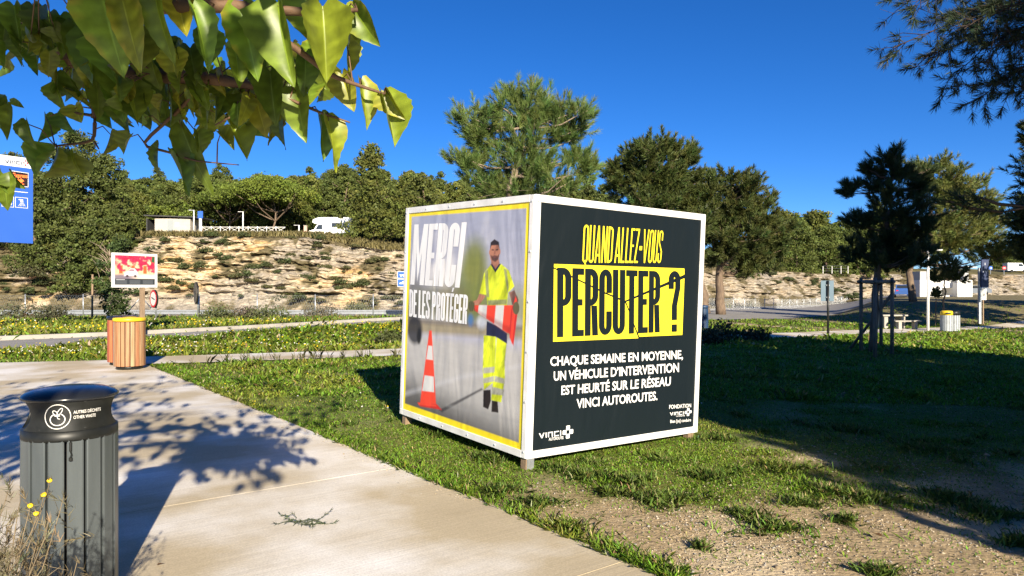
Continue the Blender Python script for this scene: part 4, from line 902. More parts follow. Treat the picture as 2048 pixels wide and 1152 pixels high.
def sag(u, v):
    """gentle wrinkling of a stretched banner, metres behind the frame"""
    e = np.minimum(np.minimum(u, S - u), np.minimum(v, S - v))
    return .004 * np.sin(u * 5 + v * 2) * smooth(0, .4, e)
def sheet(name, axis, u0, u1, v0, v1, nu, nv, d, mt, cols=None):
    U, Vv = np.meshgrid(np.linspace(u0, u1, nu), np.linspace(v0, v1, nv)); D = np.full_like(U, d)
    P = np.stack([U, -D, Vv], -1) if axis == 'r' else np.stack([-D, U, Vv], -1)
    idx = np.arange(nu * nv).reshape(nv, nu); F = np.stack([idx[:-1, :-1], idx[:-1, 1:], idx[1:, 1:], idx[1:, :-1]], -1).reshape(-1, 4)
    if axis == 'l': F = F[:, ::-1]
    return mk(name, P.reshape(-1, 3), F, mt, cube, True, cols)
B0 = fw - .004
ban = sheet("slogan_banner", 'r', B0, S - B0, B0, S - B0, 30, 30, -.0045, M['banner'])
q4 = lambda f, *p: [f(*a) for a in p]
ident = lambda p: p
Z1, Z2, Z3, Z4 = -.003, -.0005, .002, .0045
# yellow panel broken by cracks
yp = [[(1108.2, 527.9), (1368.9, 537), (1369, 549), (1251, 601), (1213, 585.5), (1170, 564.5), (1108, 534.5)],
      [(1107.9, 537.5), (1169, 567.5), (1212, 588.5), (1250, 604.5), (1256.4, 620), (1265.6, 646), (1276.8, 676.4), (1106.4, 683.4)],
      [(1252.6, 604), (1369, 556.5), (1364.7, 669.8), (1278.9, 673.5), (1267.6, 645.3), (1258.4, 619.3)]]
lay("yellow_panel", [[fr(*p) for p in q[::-1]] for q in yp], ident, onr(Z2), M['inky'], ban)
fit_text("slogan_lettering", "QUAND ALLEZ-VOUS", q4(fr, (1164, 525.5), (1321.5, 526), (1327, 461.5), (1167.5, 449)), onr(Z3), M['inky'], ban, poster=(.235, .066, .06, .12, .042, .35))
fit_text("slogan_lettering", "PERCUTER", q4(fr, (1113.5, 674.5), (1319, 664.4), (1320.3, 542.3), (1114, 535)), onr(Z4), M['inkd'], ban, poster=(.31, .135, .095, .15, .022))
fit_text("slogan_lettering", "?", q4(fr, (1336, 664), (1360, 663), (1360.5, 542), (1337, 541.5)), onr(Z4), M['inkd'], ban, poster=(.31, .135, .10, .15, .03))
for txt, a, b, c, d in (("CHAQUE SEMAINE EN MOYENNE,", (1100.4, 731.6), (1365.6, 717), (1365.6, 700.2), (1100.4, 713.6)), ("UN VÉHICULE D’INTERVENTION", (1107.2, 761), (1357.7, 743.4), (1357.7, 725.7), (1107.4, 743)),
                        ("EST HEURTÉ SUR LE RÉSEAU", (1122.3, 789.4), (1341, 770.7), (1341.6, 753.2), (1122.8, 771.6)), ("VINCI AUTOROUTES.", (1153, 816.3), (1314.5, 799.5), (1314.7, 782.6), (1153, 798.2))):
    fit_text("statement_lettering", txt, q4(fr, a, b, c, d), onr(Z3), M['inkw'], ban, bold=.022)
fit_text("small_lettering", "FONDATION", q4(fr, (1338.2, 817.8), (1381.9, 814.4), (1381.9, 807), (1338.2, 810)), onr(Z3), M['inkw'], ban, bold=.012)
wide_logo("wordmark", q4(fr, (1339.5, 831), (1367, 829), (1367, 822.6), (1339.5, 824.7)), onr(Z3), M['inkw'], ban)
c0 = fr(1376, 824); cross_logo("emblem", c0, (fr(1383, 823.6)[0] - c0[0], 0), (0, fr(1376, 816)[1] - c0[1]), onr(Z3), M['inkw'], ban)
fit_text("small_lettering", "AUTOROUTES", q4(fr, (1352, 833.6), (1369.7, 832.3), (1369.7, 829.9), (1352, 831.3)), onr(Z3), M['inkw'], ban, bold=.01)
fit_text("small_lettering", "Bien [se] conduire", q4(fr, (1340.3, 846), (1381.7, 842.4), (1381.7, 836.6), (1340.3, 839.6)), onr(Z3), M['inkw'], ban, bold=.012)
wide_logo("wordmark", q4(fr, (1078, 877), (1122, 871), (1122, 860.8), (1077.5, 866.8)), onr(Z3), M['inkw'], ban)
c0 = fr(1135.6, 863.9); cross_logo("emblem", c0, (fr(1146.5, 863)[0] - c0[0], 0), (0, fr(1136, 850.5)[1] - c0[1]), onr(Z3), M['inkw'], ban)
fit_text("small_lettering", "AUTOROUTES", q4(fr, (1097.3, 881.4), (1126.7, 877.6), (1126.7, 872.3), (1097.3, 875.6)), onr(Z3), M['inkw'], ban, bold=.014)

# printed photograph on the left face, painted as cell colours of the banner sheet
def srgb(*c): return np.array([((v / 255 + .055) / 1.055) ** 2.4 if v > 10 else v / 255 / 12.92 for v in c])
class Paint:
    """a small picture printed on a sheet: colour grid addressed by plane coordinates"""
    def __init__(s, u0, u1, v0, v1, nu, nv): s.u, s.v = np.meshgrid(np.linspace(u0, u1, nu), np.linspace(v0, v1, nv)); s.c = np.zeros(s.u.shape + (3,)); s.px = (u1 - u0) / nu
    def poly(s, pts, c, soft=1.0, op=1.0):
        pts = np.array(pts, float); m = inside(s.u, s.v, pts).astype(float)
        d = seg_dist(s.u, s.v, np.vstack([pts, pts[:1]])); w = soft * s.px
        a = np.clip(.5 + np.where(m > 0, d, -d) / (2 * w), 0, 1)[..., None] * op
        s.c = s.c * (1 - a) + np.asarray(c) * a
    def ell(s, c, rx, ry, col, soft=1.0, op=1.0):
        k = np.linspace(0, 2 * np.pi, 20, endpoint=False); s.poly(np.column_stack([c[0] + rx * np.cos(k), c[1] + ry * np.sin(k)]), col, soft, op)
U0, U1 = B0, S - B0
pt = Paint(U0, U1, B0, S - B0, 360, 430)
zl = lambda x, y: fl(780 + x / 2.0569, 380 + y / 2.0569)
def PZ(*a): return [zl(a[i], a[i + 1]) for i in range(0, len(a), 2)]
pt.c[:] = srgb(236, 214, 40)
pic = PZ(88, 110, 560, 75, 528, 1040, 60, 878)
inn = Paint(U0, U1, B0, S - B0, 360, 430)
u, v = inn.u, inn.v
hz = 1.27
skyc = srgb(174, 174, 188) * (1 - smooth(1.2, 2.2, v)[..., None]) + srgb(158, 162, 182) * smooth(1.2, 2.2, v)[..., None]
skyc = skyc + (srgb(220, 218, 218) - skyc) * (smooth(.45, .7, fbm(u * 3, v * 3 + 9, 2.2, 4)))[..., None]
inn.c = skyc
for a, b, rx, ry, c in ((330, 400, 60, 110, (112, 122, 62)), (350, 330, 45, 70, (128, 130, 60)), (100, 420, 50, 60, (112, 110, 104)), (300, 480, 70, 70, (96, 108, 56)), (520, 480, 60, 60, (150, 152, 120)), (200, 430, 80, 50, (132, 130, 120)), (380, 440, 60, 80, (120, 128, 64)), (150, 480, 110, 55, (104, 106, 84)), (70, 500, 60, 60, (70, 66, 60)), (260, 470, 70, 60, (120, 112, 74)), (345, 270, 40, 60, (120, 126, 62))):
    cc = zl(a, b); inn.ell(cc, rx / 220 * 1.0, ry / 360, srgb(*c), 14, .85)
rd = smooth(1.02, .9, v + .02 * (u - 1))[..., None]; inn.c = inn.c * (1 - rd) + srgb(182, 180, 178) * rd
inn.poly(PZ(60, 535, 545, 570, 545, 612, 60, 585), srgb(150, 138, 108), 5, .9)
inn.poly(PZ(60, 528, 545, 562, 545, 578, 60, 545), srgb(96, 84, 74), 4, .7)
dk = (smooth(.55, .1, v + .25 * (U1 - u) / U1 - .1))[..., None]; inn.c = inn.c * (1 - dk) + srgb(92, 90, 90) * dk
inn.c *= (.93 + .14 * fbm(u * 8, v * 30, 1.2, 3))[..., None]
inn.poly(PZ(200, 905, 375, 815, 380, 822, 212, 915), srgb(60, 58, 62), 1.5, .8)
inn.poly(PZ(60, 830, 300, 760, 540, 720, 540, 730, 300, 775, 60, 848), srgb(200, 200, 205), 4, .5)
inn.poly(PZ(230, 880, 400, 920, 540, 950, 538, 958, 400, 930, 230, 890), srgb(150, 150, 150), 3, .5)
inn.ell(zl(100, 575), .17, .16, srgb(34, 34, 40), 5, .9); inn.ell(zl(118, 600), .05, .09, srgb(24, 24, 26), 3)
inn.ell(zl(330, 535), .05, .06, srgb(60, 110, 170), 4, .8); inn.ell(zl(375, 545), .08, .06, srgb(200, 205, 215), 5, .8)
ylw, grb, nvy, skn, dkh = srgb(214, 226, 44), srgb(176, 176, 160), srgb(34, 36, 66), srgb(176, 120, 96), srgb(44, 34, 32)
ylw2 = srgb(180, 196, 38)
orn, orr = srgb(232, 70, 48), srgb(196, 44, 40); wht = srgb(208, 208, 206)
# standing cone
inn.poly(PZ(112, 874, 190, 880, 212, 905, 122, 890), orr, 1); inn.poly(PZ(160, 578, 170, 578, 188, 882, 122, 878), orn, 1)
inn.poly(PZ(156, 640, 172, 642, 175, 700, 148, 696), wht, 1); inn.poly(PZ(141, 762, 178, 768, 180, 832, 131, 826), wht, 1)
inn.poly(PZ(112, 874, 188, 884, 190, 892, 116, 884), orn, 1)
before = inn.c.copy()
# worker: legs, shoes, shorts, torso, arms, head
inn.poly(PZ(383, 825, 412, 822, 413, 868, 402, 902, 382, 892), dkh, .8); inn.poly(PZ(418, 866, 441, 868, 444, 916, 416, 912), dkh, .8)
inn.poly(PZ(384, 598, 434, 602, 430, 720, 425, 790, 385, 822, 380, 740), ylw, .8); inn.poly(PZ(438, 602, 478, 630, 470, 700, 471, 770, 456, 874, 414, 864, 430, 720), ylw, .8)
inn.poly(PZ(418, 640, 436, 640, 428, 730, 420, 790), ylw2, 1.5, .7); inn.poly(PZ(462, 640, 476, 636, 468, 720), ylw2, 1.5, .7)
for a in ((382, 732, 429, 727, 427, 750, 382, 755), (382, 775, 427, 765, 426, 788, 384, 795), (430, 765, 469, 776, 468, 797, 427, 788), (420, 810, 466, 821, 463, 845, 417, 840)): inn.poly(PZ(*a), grb, .8)
inn.poly(PZ(397, 540, 440, 560, 480, 590, 479, 632, 434, 604, 395, 598), nvy, .8)
inn.poly(PZ(368, 424, 392, 436, 366, 472, 342, 474, 332, 462, 356, 452), skn, .8); inn.poly(PZ(488, 422, 510, 412, 526, 452, 520, 482, 502, 470), srgb(132, 96, 84), .8)
inn.poly(PZ(412, 308, 456, 304, 488, 332, 510, 396, 484, 422, 478, 476, 440, 482, 400, 476, 396, 432, 366, 426, 386, 342), ylw, .8)
inn.poly(PZ(396, 432, 402, 380, 408, 430, 404, 476, 400, 476), ylw2, 2, .8); inn.poly(PZ(470, 360, 484, 420, 478, 476, 466, 470), ylw2, 2, .7)
for a in ((388, 334, 401, 328, 406, 440, 395, 440), (466, 322, 478, 328, 487, 400, 482, 425), (400, 454, 479, 450, 478, 470, 402, 474)): inn.poly(PZ(*a), srgb(150, 156, 100), .8)
inn.poly(PZ(416, 285, 446, 285, 450, 308, 432, 332, 414, 308), skn, .8); inn.poly(PZ(412, 306, 420, 306, 432, 326, 447, 304, 455, 304, 432, 340), nvy, .7)
inn.ell(zl(429, 256), .082, .115, skn, .8); inn.poly(PZ(410, 246, 412, 216, 428, 202, 446, 214, 449, 244, 444, 226, 416, 228), dkh, .8)
inn.poly(PZ(412, 268, 420, 272, 430, 268, 440, 272, 447, 264, 444, 286, 431, 296, 417, 288), srgb(74, 52, 46), 1.2, .9)
inn.poly(PZ(417, 243, 426, 245, 426, 249, 417, 248), dkh, .7); inn.poly(PZ(433, 245, 443, 242, 443, 247, 433, 249), dkh, .7); inn.poly(PZ(428, 250, 431, 250, 434, 264, 426, 264), srgb(150, 98, 80), .8); inn.poly(PZ(423, 274, 438, 273, 437, 277, 424, 278), srgb(120, 70, 64), .7)
inn.ell(zl(409, 256), .012, .025, skn, .7); inn.ell(zl(450, 254), .012, .025, skn, .7)
msk = (np.abs(inn.c - before).max(-1) > 1e-3)[..., None]
fold = .56 + .46 * smooth(.32, .68, fbm(u * 9 + v * 3.5, v * 4.2, .9, 4)) + .22 * smooth(.35, .65, fbm(u * 22, v * 14 + u * 9, 1.1, 3)); inn.c = np.where(msk, inn.c * fold[..., None], inn.c)
# carried cone and gloves
inn.poly(PZ(338, 474, 505, 474, 500, 596, 478, 586, 342, 492), orn, .8)
inn.poly(PZ(364, 473, 398, 474, 394, 528, 360, 505), wht, .8); inn.poly(PZ(434, 474, 468, 474, 460, 574, 427, 551), wht, .8)
inn.poly(PZ(342, 488, 500, 566, 500, 596, 478, 586, 342, 492), srgb(150, 40, 34), 3, .55)
inn.poly(PZ(515, 438, 527, 475, 506, 642, 490, 606, 496, 500), orr, .8); inn.poly(PZ(515, 438, 520, 450, 500, 634, 494, 610, 500, 500), orn, .8)
inn.ell(zl(333, 478), .055, .055, srgb(92, 90, 58), .8); inn.ell(zl(517, 486), .05, .06, srgb(96, 90, 64), .8)
for k in range(3): inn.poly(PZ(322 + k * 9, 462, 328 + k * 9, 460, 331 + k * 9, 498, 326 + k * 9, 498), srgb(70, 68, 44), .7, .6)
mk_ = inside(pt.u, pt.v, np.array(pic)); dd = seg_dist(pt.u, pt.v, np.vstack([pic, pic[:1]])); a_ = np.clip(.5 + np.where(mk_, dd, -dd) / (2 * pt.px), 0, 1)[..., None]
pt.c = pt.c * (1 - a_) + inn.c * a_
ph = sheet("worker_banner", 'l', U0, U1, B0, S - B0, 360, 430, -.0045, M['printed'], pt.c.reshape(-1, 3))
fit_text("slogan_lettering", "MERCI", q4(fl, (820.4, 569), (918.8, 575.5), (933.6, 444.2), (828.4, 449)), onl(-.001), M['inkw'], ph, poster=(.235, .11, .095, .13, .02))
fit_text("slogan_lettering", "DE LES PROTÉGER", q4(fl, (817.9, 632.8), (933.1, 648.6), (936.3, 590), (818.9, 578.6)), onl(-.001), M['inkw'], ph, poster=(.30, .13, .11, .14, .028, .35))

# ------------------------------------------------------------------ litter bins
M['slatgrey'] = mat("grey_steel_slat", (.080, .094, .099), (.115, .133, .139), 3, .34, .5, .3, stretch=(3, 3, .4), bump=.05)
M['slatlight'] = mat("light_grey_slat", (.40, .43, .45), (.33, .35, .37), 4, .5, .4, .1)
WOODS = [mat("tropical_wood_slat", a, b, 3.2, .55, .35, stretch=(9, 9, .7), bump=.15) for a, b in (((.38, .20, .10), (.27, .13, .06)), ((.44, .28, .155), (.32, .18, .09)), ((.33, .145, .07), (.42, .24, .12)), ((.27, .18, .12), (.36, .25, .165)), ((.45, .30, .165), (.34, .18, .09)))]
REDW = [mat("reddish_wood_slat", a, b, 3.2, .55, .35, stretch=(9, 9, .7), bump=.15) for a, b in (((.36, .09, .05), (.28, .08, .05)), ((.44, .20, .08), (.36, .12, .05)))]
def slats(root, n, Rb, z0, z1, mats, gap=.10, th=.022, a0=0.0, taper=0.0):
    for k in range(n):
        a = a0 + 2 * math.pi * k / n; h = math.pi / n * (1 - gap); sl = MB()
        rows = []
        for z, dr in ((z0, 0), (z0 + .008, .004), (z1 - .008, .004 + taper), (z1, taper)):
            prof = []
            for u, rr in ((-1, -th), (-1, -.004), (-.82, 0), (.82, 0), (1, -.004), (1, -th)):
                aa = a + h * u; r = (Rb + dr + rr) * (math.cos(h * .9) / math.cos(h * u) if abs(u) < 1.1 else 1); prof.append((r * math.cos(aa), r * math.sin(aa), z))
            rows += prof
        F = [(r * 6 + i, r * 6 + (i + 1) % 6, r * 6 + 6 + (i + 1) % 6, r * 6 + 6 + i) for r in range(3) for i in range(6)] + [(5, 4, 3, 2, 1, 0), (18, 19, 20, 21, 22, 23)]
        sl.add(rows, F); sl.out("slat", mats[(k * 7 + k // 3) % len(mats)], root)
# the large bin in front
bx, by = at(140, 576, 3.59)[:2]
bx, by = at(141, 576, 3.85)[:2]
fb = empty("litter_bin", (bx, by, .014), "dark grey slatted litter bin with black domed top nearest the camera on the left", "litter bin")
Rb = .222; yaw = math.atan2(-by, -bx)                              # the printed panel looks at the path
ln = MB(); ln.lathe([(.18, .03), (.18, .93)], 32); ln.out("liner", M['rubber'], fb, True)
ft = MB(); ft.lathe([(.17, 0), (.17, .05)], 24); ft.out("base", M['black'], fb, True)
slats(fb, 16, Rb - .002, .045, .882, [M['slatgrey']], .15, .03, yaw + .1)
hb = MB(); nA, nZ = 97, 26; zs = np.linspace(.925, 1.11, nZ); idx = {}
Vh, Fh = [], []
FA = yaw + .06
def half_open(z):
    """half-angle kept on each side of the front centre at height z: round cut-outs left and right"""
    t = (z - 1.035) / .082
    return math.pi / 2 - (.55 * math.sqrt(max(0, 1 - t * t)) if abs(t) < 1 else 0)
for side in (0, 1):
    b0 = len(Vh)
    for z in zs:
        ho = half_open(z); flare = .006 * smooth(1.03, .93, z) + .004 * smooth(1.07, 1.11, z)
        for k in range(nA):
            a = FA + side * math.pi + ho * (2 * k / (nA - 1) - 1); r = Rb - .012 + flare
            Vh.append((r * math.cos(a), r * math.sin(a), z))
    n2 = len(Vh) - b0
    for z in zs:
        ho = half_open(z)
        for k in range(nA): a = FA + side * math.pi + ho * (2 * k / (nA - 1) - 1); r = Rb - .028; Vh.append((r * math.cos(a), r * math.sin(a), z))
    for r in range(nZ - 1):
        for k in range(nA - 1):
            q = b0 + r * nA + k; Fh += [(q, q + 1, q + nA + 1, q + nA), (q + n2, q + n2 + nA, q + n2 + nA + 1, q + n2 + 1)]
        for k in (0, nA - 1): q = b0 + r * nA + k; Fh.append((q, q + nA, q + n2 + nA, q + n2))
hb.add(Vh, Fh); hood = hb.out("hood", M['black'], fb, True); hood.location.z = -.045
rg = MB(); rg.lathe([(Rb - .03, .905), (Rb + .001, .905), (Rb + .002, .915), (Rb + .001, .952), (Rb - .008, .957), (Rb - .03, .957)], 64); rg.out("ring", M['black'], fb, True).location.z = -.045
dm = MB(); dm.lathe([(Rb - .02, 1.10), (Rb - .004, 1.103), (Rb + .004, 1.110), (Rb + .005, 1.118), (Rb - .002, 1.126), (Rb * .92, 1.137), (Rb * .75, 1.151), (Rb * .5, 1.160), (Rb * .2, 1.165), (.002, 1.166)], 72); dm.out("domed_lid", M['dome'], fb, True).location.z = -.045
# sticker with icon and words, bent round the hood
def bend(dz=0.0, rr=.0016):
    def f(u, v): a = FA + u / Rb; r = Rb - .012 + .006 * float(smooth(1.03, .93, v)) + .004 * float(smooth(1.07, 1.11, v)) + rr; return (r * math.cos(a), r * math.sin(a), v)
    return f
def ring2(cx, cy, r0, r1, n=40, a0=0, a1=2 * math.pi, sx=1.0): return [[(cx + sx * r0 * math.cos(p), cy + r0 * math.sin(p)), (cx + sx * r1 * math.cos(p), cy + r1 * math.sin(p)), (cx + sx * r1 * math.cos(q), cy + r1 * math.sin(q)), (cx + sx * r0 * math.cos(q), cy + r0 * math.sin(q))] for p, q in ((a0 + (a1 - a0) * i / n, a0 + (a1 - a0) * (i + 1) / n) for i in range(n))]
M['mark'] = mat("cream_print", (.72, .70, .66), None, rough=.5)
cx0, cy0 = -.073, 1.033
icon = ring2(cx0, cy0, .0585, .0625, 44)
icon += ring2(cx0, cy0 - .014, .0275, .0315, 26, R(118), R(422), 1.18)                           # the tied bag
def stroke(pts, w=.0034):
    P = np.array(pts, float); T = unit(np.gradient(P, axis=0)); N = np.column_stack([-T[:, 1], T[:, 0]]) * w / 2
    return [[tuple(P[i] + N[i]), tuple(P[i] - N[i]), tuple(P[i + 1] - N[i + 1]), tuple(P[i + 1] + N[i + 1])] for i in range(len(P) - 1)]
for sgn, tilt, L_ in ((-1, 2.35, .030), (1, 1.0, .040)):                                           # two loops of the knot
    t_ = np.linspace(0, 2 * math.pi, 16); dx, dy = math.cos(tilt), math.sin(tilt)
    e = np.column_stack([cx0 + dx * L_ * .5 * (1 - np.cos(t_)) - dy * .008 * np.sin(t_), cy0 + .008 + dy * L_ * .5 * (1 - np.cos(t_)) + dx * .008 * np.sin(t_)]); icon += stroke(e)
icon += stroke([(cx0 - .016, cy0 + .006), (cx0 - .004, cy0 + .002), (cx0 + .012, cy0 + .004)]) + stroke([(cx0 - .002, cy0 + .002), (cx0 + .002, cy0 - .010), (cx0 + .012, cy0 - .012)])
lay("pictogram", [[(p[0] , p[1]) for p in q] for q in icon], ident, bend(), M['mark'], hood)
for i, tx in enumerate(("AUTRES DÉCHETS", "OTHER WASTE")):
    x1 = .140 if i == 0 else .110; z = 1.043 - i * .026
    fit_text("bin_lettering", tx, [(.0, z), (x1, z), (x1, z + .0155), (.0, z + .0155)], bend(), M['mark'], hood, bold=.012)
edge = stroke([(-.165, .968), (-.055, .968), (.055, .968), (.16, .968)], .0012) + stroke([(-.165, 1.10), (-.055, 1.10), (.055, 1.10), (.16, 1.10)], .0012)
lay("sticker_edge", edge, ident, bend(0, .0012), mat("dark_edge", (.07, .07, .07), None), hood)
lk = MB(); lk.box((0, 0, .88), (.012, .014, .05), 0, .003); lk.tube([(0, -.002, .858), (.004, -.006, .84), (0, -.008, .828)], .004, 6); lk.box((0, -.006, .818), (.016, .01, .02), 0, .003)
lo = lk.out("lock", M['black'], fb); aL = FA - .06; lo.location = ((Rb + .004) * math.cos(aL), (Rb + .004) * math.sin(aL), -.045); lo.rotation_euler = (0, 0, aL + math.pi / 2)
# wooden bins further along the plaza
def wood_bin(px, d, lidm, mats, label, seed):
    p = at(px, 576, d); r = empty("wooden_bin", (p[0], p[1], .014), label, "litter bin", "round timber bins on the plaza")
    b = MB(); b.lathe([(.245, 0), (.245, .07)], 32); b.out("base", M['black'], r, True)
    c = MB(); c.lathe([(.255, .06), (.255, 1.0)], 32); c.out("liner", M['rubber'], r, True)
    slats(r, 20, .29, .065, .955, mats, .2, .022, seed)
    l = MB(); l.lathe([(.26, .965), (.300, .966), (.307, .98), (.305, 1.022), (.290, 1.036), (.20, 1.042), (.14, 1.046), (.135, 1.03), (.13, 1.0)], 48); l.out("lid", lidm, r, True)
    h = MB(); h.lathe([(.136, .99), (.136, 1.012)], 24); h.out("opening", M['rubber'], r, True)
wood_bin(259, 14.72, M['yellow'], WOODS, "round timber-slatted bin with a yellow lid on the plaza", .05)
wood_bin(245.5, 15.55, M['dome'], REDW, "round reddish timber bin with a black lid, half hidden behind the yellow-lidded one", .2)
# two grey recycling bins far right
def grey_bin(px, d, lidm, label):
    p = at(px, 576, d); z = float(gz(p[0], p[1])); r = empty("recycling_bin", (p[0], p[1], z + .02), label, "litter bin", "pair of grey slatted bins by the footpath")
    c = MB(); c.lathe([(.25, 0), (.25, .84)], 28); c.out("liner", M['rubber'], r, True); slats(r, 16, .285, .03, .84, [M['slatlight']], .16, .025, .1)
    hd = MB(); hd.lathe([(.27, .84), (.288, .845), (.288, 1.0), (.27, 1.05), (.18, 1.075), (.002, 1.08)], 32); hd.out("hood", lidm, r, True)
    m = MB(); m.box((-.07, -.272, .94), (.26, .05, .09), 0, .02); m.out("opening", M['rubber'], r)
grey_bin(1893, 37.2, M['yellow'], "grey slatted bin with a yellow hood by the footpath at far right"); grey_bin(1907.5, 37.9, M['black'], "grey slatted bin with a black hood touching the yellow-hooded one")
p = at(1407, 576, 33); z = float(gz(p[0], p[1])); r = empty("blue_bin", (p[0], p[1], z), "dark blue slatted bin in the shade peeking out behind the cube's right edge", "litter bin")
M['navy'] = mat("navy_coating", (.02, .05, .11), None, rough=.45)
c = MB(); c.lathe([(.17, 0), (.17, .95)], 24); c.out("liner", M['rubber'], r, True); slats(r, 12, .21, .03, .92, [M['navy']], .12, .02)
c = MB(); c.lathe([(.18, .93), (.215, .935), (.215, 1.02), (.19, 1.06), (.002, 1.075)], 24); c.out("hood", M['navy'], r, True)

# ------------------------------------------------------------------ signs
class Plane:
    def __init__(s, O, bearing, base=(0, 0, 0)): s.O = np.array(O, float); s.d = np.array([math.sin(R(bearing)), math.cos(R(bearing)), 0]); s.n = np.array([s.d[1], -s.d[0], 0]); s.b = np.array(base, float)
    def px(s, px, py):
        r = np.array([(px - 1024) / FPX, 1, (576 - py) / FPX]); t = ((s.O - np.array([0, 0, CAMZ])) @ s.n) / (r @ s.n); p = np.array([0, 0, CAMZ]) + r * t
        return ((p - s.O) @ s.d, p[2])
    def at(s, off=0.0): return lambda u, v: tuple(np.array([s.O[0], s.O[1], 0]) + s.d * u + np.array([0, 0, v]) + s.n * off - s.b)
    def slab(s, name, pts, a, b, mt, parent):
        m = MB(); f = lambda u, v, w: s.at(w)(u, v); m.prism(pts, a, b, f); return m.out(name, mt, parent)
# tall blue totem sign at the left edge
g0 = at(-70, 576, 24.3); rootp = np.array([g0[0], g0[1], float(gz(g0[0], g0[1]))])
tot = empty("totem_sign", rootp, "tall blue information sign with a white top strip at the left edge of the picture", "sign")
PL = Plane(at(66, 400, 26), 31, rootp); wL = -2.6
TL = lambda px, py: PL.px(px, py)
ztop, zbot = PL.px(66, 318)[1], PL.px(63, 487)[1]; zst = PL.px(66, 338)[1]
pan = PL.slab("panel", [(wL, zbot), (0, zbot), (0, zst), (wL, zst)], -.16, 0, M['blue'], tot)
PL.slab("top_strip", [(wL, zst + .002), (0, zst + .002), (0, ztop), (wL, ztop)], -.16, .0, M['white'], tot)
pp = MB(); pp.tube([(0, 0, -.2), (0, 0, ztop - rootp[2])], .13, 12); po = pp.out("pole", M['steel'], tot, True); q_ = np.array(PL.at(-.3)(wL + .2, 0)); po.location = (q_[0], q_[1], 0)
wide_logo("wordmark", [TL(10, 326), TL(43, 329.5), TL(43, 323), TL(10, 319.5)], PL.at(.006), M['darkblue'], pan)
c0 = TL(51, 326.2); e1 = TL(56.5, 327); cross_logo("emblem", c0, (e1[0] - c0[0], 0), (0, .12), PL.at(.006), M['redl'], pan, True)
bd = [TL(21.5, 341), TL(56.3, 346), TL(56, 375), TL(21.2, 370.5)]; PL.slab("display_frame", bd[::-1], .002, .03, M['white'], pan)
M['led_back'] = mat("display_black", (.03, .018, .016), None, rough=.3); M['led'] = mat("orange_light_dots", (1.0, .16, .03), None, emit=.9)
bi = [TL(23, 342.6), TL(54.8, 347.2), TL(54.5, 373.4), TL(22.7, 369.2)]; ds = PL.slab("display", bi[::-1], .03, .034, M['led_back'], pan)
fit_text("display_lettering", "Express", [TL(25, 354.5), TL(53.5, 356), TL(53.5, 348.5), TL(25, 345.8)], PL.at(.038), M['led'], ds, bold=.02)
lay("arrow", [[TL(34, 358.5), TL(40, 359.5), TL(40, 356.5), TL(47.5, 362), TL(40, 367), TL(40, 364.5), TL(34, 363.5)]], ident, PL.at(.038), M['led'], ds)
lay("display_mark", [[TL(36, 366.6), TL(47, 368), TL(47, 369.5), TL(36, 368.2)]], ident, PL.at(.038), M['led'], ds)
lay("rule", [[TL(8, 380), TL(55.5, 384.6), TL(55.5, 386), TL(8, 381.4)]], ident, PL.at(.006), M['letterw'], pan)
def outline(a, b, c, d, w=.09):
    o = np.array([a, b, c, d]); m = o.mean(0); i = m + (o - m) * (1 - w); return [[tuple(o[k]), tuple(o[(k + 1) % 4]), tuple(i[(k + 1) % 4]), tuple(i[k])] for k in range(4)]
def man(cx, y0, s, sk):
    f = lambda x, y: TL(cx + x * s, y0 - y * s); P = [[f(.5 * math.cos(a * .7854), 3.5 + .5 * math.sin(a * .7854)) for a in range(8)]]
    P.append([f(-.9, 2.8), f(-.55, 1.3), f(-.75 if sk else -.5, 1.0), f(-.45, 0), f(.45, 0), f(.75 if sk else .5, 1.0), f(.55, 1.3), f(.9, 2.8)]); return P
lay("pictogram", outline(TL(3, 392), TL(27.8, 393.8), TL(27.8, 415), TL(3, 413)) + man(11, 410, 4, False) + man(21, 410.6, 4, True), ident, PL.at(.006), M['letterw'], pan)
sh = outline(TL(30, 393.6), TL(55.5, 396), TL(55.5, 417), TL(30, 414.8)) + [[TL(37, 398), TL(46, 399), TL(46, 401), TL(37, 400)], [TL(40, 403.5), TL(41.5, 400.5), TL(45.5, 400.8), TL(47, 404)]]
sh += [[TL(43.3 + k * 1.0, 404.5), TL(43.9 + k * 1.0, 404.5), TL(44 + k * 3.3, 412.5), TL(43 + k * 3.3, 412.5)] for k in (-2, -1, 0, 1, 2)]
lay("pictogram", sh, ident, PL.at(.006), M['letterw'], pan)
# picture board on a timber post
d0 = 24.0; b0 = at(270, 576, 24.6); base = np.array([b0[0], b0[1], float(gz(b0[0], b0[1]))])
pb_ = empty("picture_board", base, "white framed photo board with red foliage on a timber post behind the wooden bins", "sign")
PB = Plane(at(224.1, 540, d0), 34, base); Q = [PB.px(224.1, 574.8), PB.px(314.6, 576), PB.px(315.5, 508.7), PB.px(224.1, 505)]
zb, zt, wB = Q[0][1], Q[3][1], Q[1][0]
PB.slab("frame", [(0, zb), (wB, zb), (wB, zt), (0, zt)], -.05, 0, M['white'], pb_)
u0, u1, v0, v1 = .09, wB - .09, zb + .09, zt - .08
pc = Paint(u0, u1, v0, v1, 90, 66); U = (pc.u - u0) / (u1 - u0); Vv = (pc.v - v0) / (v1 - v0)
pc.c = srgb(238, 190, 150) * (.6 + .8 * fbm(U * 9, Vv * 9, 1.3, 4))[..., None]
def up(*a): return [(u0 + a[i] * (u1 - u0), v0 + a[i + 1] * (v1 - v0)) for i in range(0, len(a), 2)]
